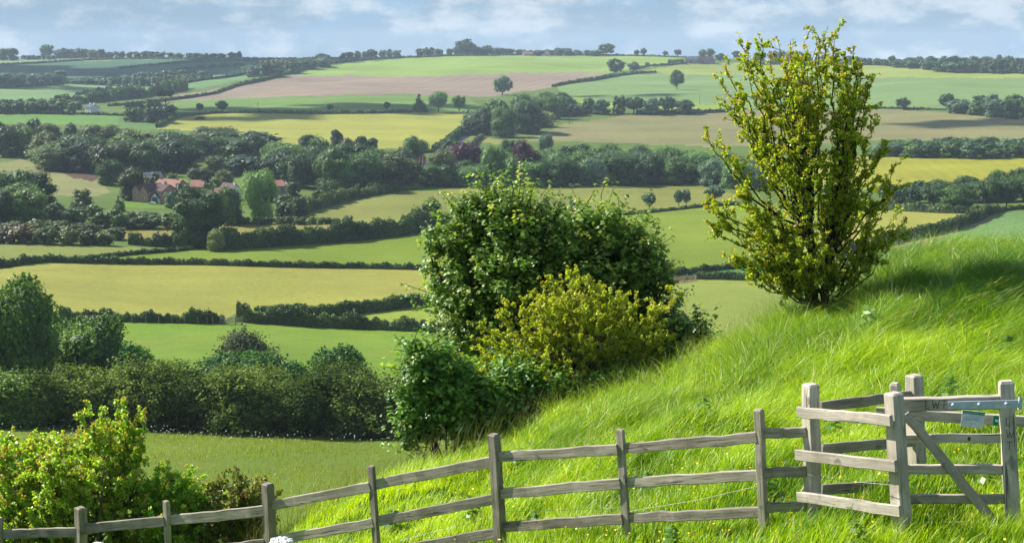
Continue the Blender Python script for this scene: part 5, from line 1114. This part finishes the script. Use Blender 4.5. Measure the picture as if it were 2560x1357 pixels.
# ---------------------------------------------------------------- village, farms, poles, gates
def wall_mat(name, c, brick=True):
    m, nt, b = mat_new(name, 0.9, 0.15); col = cmix(nt, cnoise(nt, 1.4, 5, 0.7), rgba(c, 0.75), rgba(c, 1.15)); 
    if brick: col = cmix(nt, cnoise(nt, 9, 3, 0.6, stretch=(1, 1, 3)), col, rgba(c, 0.6))
    nt.links.new(col, b.inputs['Base Color']); return m
BRICK = wall_mat('red_brick', (0.50, 0.29, 0.22)); DBRICK = wall_mat('dark_red_brick', (0.24, 0.085, 0.065)); TILE = wall_mat('orange_pantile', (0.36, 0.19, 0.14)); BTILE = wall_mat('brown_tile', (0.13, 0.085, 0.085)); RTILE = wall_mat('bright_red_pantile', (0.45, 0.18, 0.14))
SLATE = wall_mat('blue_slate', (0.09, 0.11, 0.15)); WHT = wall_mat('white_render', (0.75, 0.74, 0.72), False); PINK = wall_mat('pinkish_brick', (0.42, 0.27, 0.24)); GREYW = wall_mat('grey_block', (0.26, 0.25, 0.27)); PALEB = wall_mat('pale_blue_render', (0.48, 0.55, 0.62), False)
TIMB = plain('orange_timber', (0.36, 0.20, 0.08)); GLASS = plain('window_glass', (0.03, 0.04, 0.05), 0.12, 0.0, 0.8); FRAME = plain('white_frame', (0.75, 0.75, 0.73)); GRGL = plain('green_glazing', (0.03, 0.09, 0.08), 0.2, 0.0, 0.7)
def poly_mesh(name, V, F, mat, parent): 
    me = bpy.data.meshes.new(name); me.from_pydata([tuple(v) for v in V], [], F); me.materials.append(mat); me.update(); return link(name, me, parent)
def bx(x0, x1, y0, y1, z0, z1): 
    return [(x0,y0,z0),(x1,y0,z0),(x1,y1,z0),(x0,y1,z0),(x0,y0,z1),(x1,y0,z1),(x1,y1,z1),(x0,y1,z1)], [(0,3,2,1),(4,5,6,7),(0,1,5,4),(1,2,6,5),(2,3,7,6),(3,0,4,7)]
def gable_parts(o, x0, x1, y0, y1, he, hr, wall, roof, axis='x', hip=False, th=0.18, ov=0.3, z0=-0.5):
    """walls with gables and a pitched roof of two slabs; axis: direction of the ridge"""
    if axis == 'x':
        ym = (y0+y1)/2; V = [(x0,y0,z0),(x1,y0,z0),(x1,y1,z0),(x0,y1,z0),(x0,y0,he),(x1,y0,he),(x1,y1,he),(x0,y1,he),(x0,ym,hr),(x1,ym,hr)]; F = [(0,1,5,4),(2,3,7,6),(1,2,6,9,5),(3,0,4,8,7)]
        e = ov*(hr-he)/((y1-y0)/2); R = []
        for s, ya in ((-1, y0), (1, y1)):
            R.append([(x0-ov,ya+s*ov,he-e),(x1+ov,ya+s*ov,he-e),(x1+ov-(1.6 if hip else 0),ym,hr),(x0-ov+(1.6 if hip else 0),ym,hr)])
    else:
        xm = (x0+x1)/2; V = [(x0,y0,z0),(x1,y0,z0),(x1,y1,z0),(x0,y1,z0),(x0,y0,he),(x1,y0,he),(x1,y1,he),(x0,y1,he),(xm,y0,hr),(xm,y1,hr)]; F = [(1,2,6,5),(3,0,4,7),(0,1,5,8,4),(2,3,7,9,6)]
        e = ov*(hr-he)/((x1-x0)/2); R = []
        for s, xa in ((-1, x0), (1, x1)):
            R.append([(xa+s*ov,y0-ov,he-e),(xa+s*ov,y1+ov,he-e),(xm,y1+ov,hr),(xm,y0-ov,hr)])
    poly_mesh('wall', V, F, wall, o)
    VV = []; FF = []
    for q in R:
        b = len(VV); VV += [(a, c, d+0.02) for a, c, d in q]+[(a, c, d+0.02+th) for a, c, d in q]; FF += [(b,b+1,b+2,b+3),(b+4,b+5,b+6,b+7),(b,b+1,b+5,b+4),(b+1,b+2,b+6,b+5),(b+2,b+3,b+7,b+6),(b+3,b,b+4,b+7)]
    return poly_mesh('roof', VV, FF, roof, o)
def window(o, x, z, w, h, y, pane=GLASS):
    V, F = bx(x-w/2, x+w/2, y-0.06, y+0.02, z, z+h); f = poly_mesh('window', V, F, FRAME, o)
    for sx in (-1, 1):
        V, F = bx(x+sx*w*0.24-w*0.19, x+sx*w*0.24+w*0.19, y-0.075, y-0.05, z+0.08*h, z+0.92*h); poly_mesh('pane', V, F, pane, f)
def chimney(roof, x, y, z0, z1, w=0.55, mat=None):
    V, F = bx(x-w/2, x+w/2, y-w/2, y+w/2, z0, z1); c = poly_mesh('chimney', V, F, mat or BRICK, roof)
    for s in (-.13, .13):
        tv, tf = tube([(x+s, y, z1), (x+s, y, z1+0.35)], [0.09, 0.08], 8); q = link('chimney_pot', mesh_np('chimney_pot', tv, [tf], TILE)); q.parent = c
def house(u, v, label, name='house', rz=0.0, cat='house'):
    p = P(u, v); o = empty(name, p, rz); tag(o, label, cat); return o, math.hypot(p.x, p.y)/FPX
def hpt(u, v): return P(u, v)
# brick house with twin gables: x in photo pixels times s
o, s = house(350, 505, 'red brick house with twin gables facing the valley and white windows', 'brick_house', math.radians(-30))
k = s
gable_parts(o, -25*k, -0.2*k, 0, 8, 28*k, 41*k, BRICK, BTILE, 'y'); rf = gable_parts(o, 0.2*k, 24*k, 0.05, 8, 28*k, 41*k, BRICK, BTILE, 'y')
for x in (-12.5, 12): 
    for z in (7, 20): window(o, x*k, z*k, 5.2*k, 6.4*k, (0.0 if x < 0 else 0.05), GLASS)
rf2 = gable_parts(o, 24.3*k, 60*k, 2.0, 9, 27*k, 41*k, BRICK, BTILE, 'x'); chimney(rf2, 48*k, 5.5, 38*k, 48*k, 0.6); chimney(rf, 2*k, 4, 40*k, 46*k, 0.5)
window(o, 34*k, 16*k, 4*k, 5*k, 2.0)
o, s = house(388, 508, 'small white-gabled porch building with green glazed doors beside the twin gables', 'porch_building', math.radians(-30)); k = s
rf = gable_parts(o, -13*k, 13*k, 0, 5, 13*k, 25*k, WHT, SLATE, 'y'); V, F = bx(-9*k, 9*k, -0.05, 0.02, 0, 15*k); poly_mesh('door', V, F, GRGL, o)
o, s = house(424, 508, 'low brown-roofed outbuilding beside the brick house', 'outbuilding', math.radians(-24)); k = s
gable_parts(o, -24*k, 24*k, 0, 5, 13*k, 28*k, DBRICK, BTILE, 'x'); V, F = bx(-14*k, -6*k, -0.05, 0.02, 0, 10*k); poly_mesh('door', V, F, GLASS, o)
o, s = house(410, 488, 'long orange pantiled farmhouse behind the twin gabled house', 'farmhouse', math.radians(-22)); k = s
rf = gable_parts(o, -30*k, 34*k, 0, 8, 20*k, 36*k, BRICK, TILE, 'x'); chimney(rf, -28*k, 4, 34*k, 42*k, 0.6); chimney(rf, 20*k, 4, 34*k, 41*k, 0.6); window(o, -10*k, 8*k, 4*k, 6*k, 0)
o, s = house(386, 462, 'open barn with orange timber front and blue-grey roof behind the village', 'open_barn', math.radians(25)); k = s
gable_parts(o, -20*k, 20*k, 0, 8, 16*k, 28*k, TIMB, SLATE, 'x'); V, F = bx(-12*k, 4*k, -0.05, 0.02, 0, 11*k); poly_mesh('door', V, F, GLASS, o)
o, s = house(490, 486, 'orange-roofed cottage with a dark chimney among the village trees', 'cottage', math.radians(-5)); k = s
rf = gable_parts(o, -16*k, 16*k, 0, 7, 18*k, 32*k, BRICK, TILE, 'x'); chimney(rf, 9*k, 3.5, 30*k, 41*k, 0.6, DBRICK); window(o, -6*k, 7*k, 4*k, 6*k, 0)
o, s = house(548, 500, 'tiny orange roof peeping over the big oak', 'cottage', 0); k = s
gable_parts(o, -13*k, 13*k, 0, 6, 16*k, 26*k, BRICK, TILE, 'x'); window(o, 2*k, 6*k, 4*k, 6*k, 0)
o, s = house(592, 500, 'white gable-ended cottage between the oak and the lime-green willow', 'cottage', math.radians(40)); k = s
rf = gable_parts(o, -14*k, 14*k, 0, 9, 22*k, 38*k, WHT, BTILE, 'y'); chimney(rf, 0, 1, 36*k, 42*k, 0.6, WHT); window(o, 0, 9*k, 4*k, 6*k, 0)
o, s = house(702, 496, 'brick cottage with a bright red pantile roof beyond the lime-green willow', 'cottage', math.radians(18)); k = s
gable_parts(o, -19*k, 17*k, 0, 7, 30*k, 42*k, GREYW, RTILE, 'x', hip=True); [window(o, x*k, 18*k, 4*k, 7*k, 0) for x in (-10, 0, 9)]
o, s = house(1062, 448, 'dark brick house with two very tall chimney stacks and slate roof', 'brick_house', math.radians(20)); k = s
rf = gable_parts(o, -12*k, 16*k, 0, 8, 32*k, 46*k, DBRICK, SLATE, 'x')
for x, z in ((-11, 58), (-3, 59)): chimney(rf, x*k, -0.4, 0, z*k, 0.7, DBRICK)
window(o, 7*k, 14*k, 4*k, 7*k, 0)
o, s = house(1012, 464, 'small white gable with slate roof below the tall chimneys', 'outbuilding', math.radians(35)); k = s
gable_parts(o, -8*k, 8*k, 0, 5, 10*k, 20*k, WHT, SLATE, 'y'); window(o, 0, 3*k, 3*k, 4*k, 0)
o, s = house(220, 281, 'white farmhouse with two chimneys beside the western road', 'farmhouse', math.radians(-38)); k = s
rf = gable_parts(o, -10*k, 10*k, 0, 8, 11*k, 17*k, WHT, SLATE, 'x', ov=0.4); chimney(rf, -8*k, 4, 15*k, 22*k, 1.1, WHT); chimney(rf, 8*k, 4, 15*k, 22*k, 1.1, WHT); [window(o, x*k, z*k, 2.2*k, 2.6*k, 0) for x in (-6, 0, 5) for z in (1.5, 6.6)]
o, s = house(34, 279, 'little red-roofed shed by the western road', 'shed', 0.3); k = s
gable_parts(o, -7*k, 7*k, 0, 5, 5*k, 9*k, PINK, TILE, 'x'); V, F = bx(-2*k, 2*k, -0.05, 0.02, 0, 4*k); poly_mesh('door', V, F, GLASS, o)
o, s = house(1322, 140, 'hilltop house with a broad red roof under the trees', 'farmhouse', 0.1); k = s
gable_parts(o, -13*k, 12*k, 0, 10, 4*k, 9.5*k, PINK, TILE, 'x'); window(o, 0, 1*k, 3*k, 2.2*k, 0)
o, s = house(1366, 140, 'white hilltop house with a red roof', 'farmhouse', 0.5); k = s
gable_parts(o, -11*k, 11*k, 0, 10, 4.5*k, 9*k, WHT, TILE, 'x'); window(o, 0, 1*k, 3*k, 2.2*k, 0)
o, s = house(1729, 159, 'hilltop barn with dark roof and pinkish walls', 'barn', -0.1); k = s
gable_parts(o, -16*k, 16*k, 0, 12, 9*k, 16*k, PINK, SLATE, 'x'); V, F = bx(-4*k, 0, -0.1, 0.05, 0, 7*k); poly_mesh('door', V, F, GLASS, o)
o, s = house(1768, 160, 'larger brown-roofed hilltop barn with grey gable', 'barn', 0.25); k = s
gable_parts(o, -24*k, 22*k, 3, 16, 9*k, 18*k, GREYW, BTILE, 'x'); V, F = bx(-14*k, -6*k, 2.9, 3.05, 0, 7*k); poly_mesh('door', V, F, GLASS, o)
# the white car by the brick house
def car(u, v, label):
    p = P(u, v); o = empty('parked_car', p, math.radians(-12)); tag(o, label, 'car'); WP = plain('white_car_paint', (0.72, 0.73, 0.75), 0.3, 0, 0.6); s = math.hypot(p.x, p.y)/FPX
    prof = [(-2.0,.35),(-2.05,.75),(-1.75,.92),(-1.15,1.0),(-.65,1.42),(.75,1.45),(1.35,1.02),(1.95,.88),(2.08,.6),(2.0,.3)]
    V = [(x, y, z) for y in (-.82, .82) for x, z in prof]; n = len(prof); F = [tuple(range(n-1, -1, -1)), tuple(range(n, 2*n))]+[(i, (i+1) % n, n+(i+1) % n, n+i) for i in range(n)]
    poly_mesh('body', V, F, WP, o)
    for y in (-.835, .835): poly_mesh('window', [(-1.0,y,1.02),(-.6,y,1.36),(.68,y,1.38),(1.15,y,1.04),(-1.0,y*.99,1.02),(-.6,y*.99,1.36),(.68,y*.99,1.38),(1.15,y*.99,1.04)], [(0,1,2,3),(7,6,5,4),(0,4,5,1),(1,5,6,2),(2,6,7,3),(3,7,4,0)], GLASS, o)
    for x in (-1.3, 1.3):
        for y in (-.8, .8): tv, tf = tube([(x, y-.1, .32), (x, y-.05, .32), (x, y+.05, .32), (x, y+.1, .32)], [.2, .32, .32, .2], 14); q = link('wheel', mesh_np('wheel', tv, [tf], plain('tyre', (.02,.02,.02)))); q.parent = o
    o.scale = (18*s/4.1,)*3
car(380, 511, 'white car parked in front of the brick house')
def pole(u, v, hp, label):
    p = P(u, v); s = math.hypot(p.x, p.y)/FPX; h = hp*s; o = empty('utility_pole', p); tag(o, label, 'pole'); m = plain('pole_timber', (0.10, 0.085, 0.07), 0.9)
    a, f = tube([(0, 0, -.3), (0, 0, h)], [.17, .12], 8); link('mast', mesh_np('mast', a, [f], m), o)
    V, F = bx(-.8, .8, -.22, -.12, h-.5, h-.35); poly_mesh('crossarm', V, F, m, o)
pole(645, 281, 24, 'utility pole on the green crop west of the small hedge tree'); pole(845, 280, 22, 'utility pole by the tiny round tree of the wheat hedge')
pole(1423, 312, 30, 'utility pole beside the pale yellow tree of the lane clump'); pole(1749, 262, 22, 'utility pole in the pale hillside crop'); pole(1637, 182, 14, 'utility pole above the southern end of the dark hedge'); pole(1820, 144, 14, 'thin mast on the skyline beside the barns')
# field gates
def field_gate(u, v, wp, hp, label, bars=5):
    p = P(u, v); s = math.hypot(p.x, p.y)/FPX; w = wp*s; h = hp*s; o = empty('field_gate', p, 0.08); tag(o, label, 'gate')
    for x in (-w/2, w/2, w/2-0.0-w*0.30):
        V, F = bx(x-.08, x+.08, -.08, .08, -.2, h*1.15); poly_mesh('post', V, F, OAK, o)
    for k in range(bars):
        z = h*(0.12+0.2*k); V, F = bx(-w/2+.09, w/2-.09, -.03, .03, z-.05, z+.05); poly_mesh('rail', V, F, OAK, o)
    L = w*0.6; poly_mesh('brace', [(-w/2+.1,-.07,.1),(-w/2+.25,-.07,.1),(-w/2+L,-.07,h*.95),(-w/2+L-.15,-.07,h*.95),(-w/2+.1,-.04,.1),(-w/2+.25,-.04,.1),(-w/2+L,-.04,h*.95),(-w/2+L-.15,-.04,h*.95)], [(0,1,2,3),(7,6,5,4),(0,4,5,1),(1,5,6,2),(2,6,7,3),(3,7,4,0)], OAK, o)
field_gate(578, 811, 54, 18, 'wooden field gate in the gap between the two hedges below the hay field')
field_gate(1708, 698, 54, 12, 'wooden field gate with red earth trodden before it, beside the sycamore', 4)
pm = None
for k, u in enumerate([192,227,262,297,330,365,397,430,462,495,518,532]):
    p = P(u, 806+k*0.3)
    if pm is None: V, F = bx(-.06, .06, -.06, .06, -.2, 1.15); pm = poly_mesh('fence_post', V, F, OAK, None); o = pm
    else: o = pm.copy(); COL.objects.link(o)
    o.location = p; tag(o, 'thin wooden stake of the wire fence in front of the western hedge', 'fence post', 'stakes of the wire fence before the western hedge')
# ---------------------------------------------------------------- haze
def haze():
    m = bpy.data.materials.new('haze'); m.use_nodes = True; nt = m.node_tree; nt.nodes.clear()
    out = nt.nodes.new('ShaderNodeOutputMaterial'); v = nt.nodes.new('ShaderNodeVolumePrincipled')
    v.inputs['Color'].default_value = (0.70, 0.85, 1.0, 1); v.inputs['Density'].default_value = HAZE_D
    v.inputs['Anisotropy'].default_value = 0.0
    nt.links.new(v.outputs[0], out.inputs['Volume'])
    lo = (-5400, -300, float(HT.min())-1); hi = (5400, 5400, CAMZ+60)
    x0, y0, z0 = lo; x1, y1, z1 = hi
    V = [(x0,y0,z0),(x1,y0,z0),(x1,y1,z0),(x0,y1,z0),(x0,y0,z1),(x1,y0,z1),(x1,y1,z1),(x0,y1,z1)]
    F = np.array([(0,3,2,1),(4,5,6,7),(0,1,5,4),(1,2,6,5),(2,3,7,6),(3,0,4,7)])
    o = link('haze', mesh_np('haze', V, [F], m)); tag(o, kind='stuff')
HAZE_D = 0.00010
haze()

# ---------------------------------------------------------------- fair-weather clouds overhead, whose shadows lie on the far fields
def cloud(u, v, rx, ry, seed):
    rng = np.random.default_rng(seed); p = P(u, v); t = (900-p.z)/to_sun.z; c = p+to_sun*t; Vs = []; Fs = []; b = 0
    for k in range(34):
        a = rng.uniform(0, 6.28); q = math.sqrt(rng.uniform(0, 1)); r = rng.uniform(0.22, 0.42)*min(rx, ry)*(1.15-0.5*q)
        V = ICO2[0]*r*np.array([1.4, 1.2, 0.55])*(1+0.12*rng.normal(size=(len(ICO2[0]),1)))+np.array([math.cos(a)*q*rx, math.sin(a)*q*ry, (1-q)*r*0.5]); Vs.append(V); Fs.append(ICO2[1]+b); b += len(V)
    o = link('cloud', mesh_np('cloud', np.concatenate(Vs), [np.concatenate(Fs)], CLM, smooth=True), loc=c); tag(o, kind='stuff')
CLM = plain('cloud_white', (0.8, 0.82, 0.85), 1.0, 0, 0.0)
cloud(200, 178, 300, 210, 1); cloud(560, 166, 160, 190, 2); cloud(820, 270, 120, 55, 3); cloud(560, 292, 60, 45, 6); cloud(120, 226, 120, 45, 4); cloud(2480, 305, 70, 30, 5); cloud(1500, 240, 90, 20, 7)
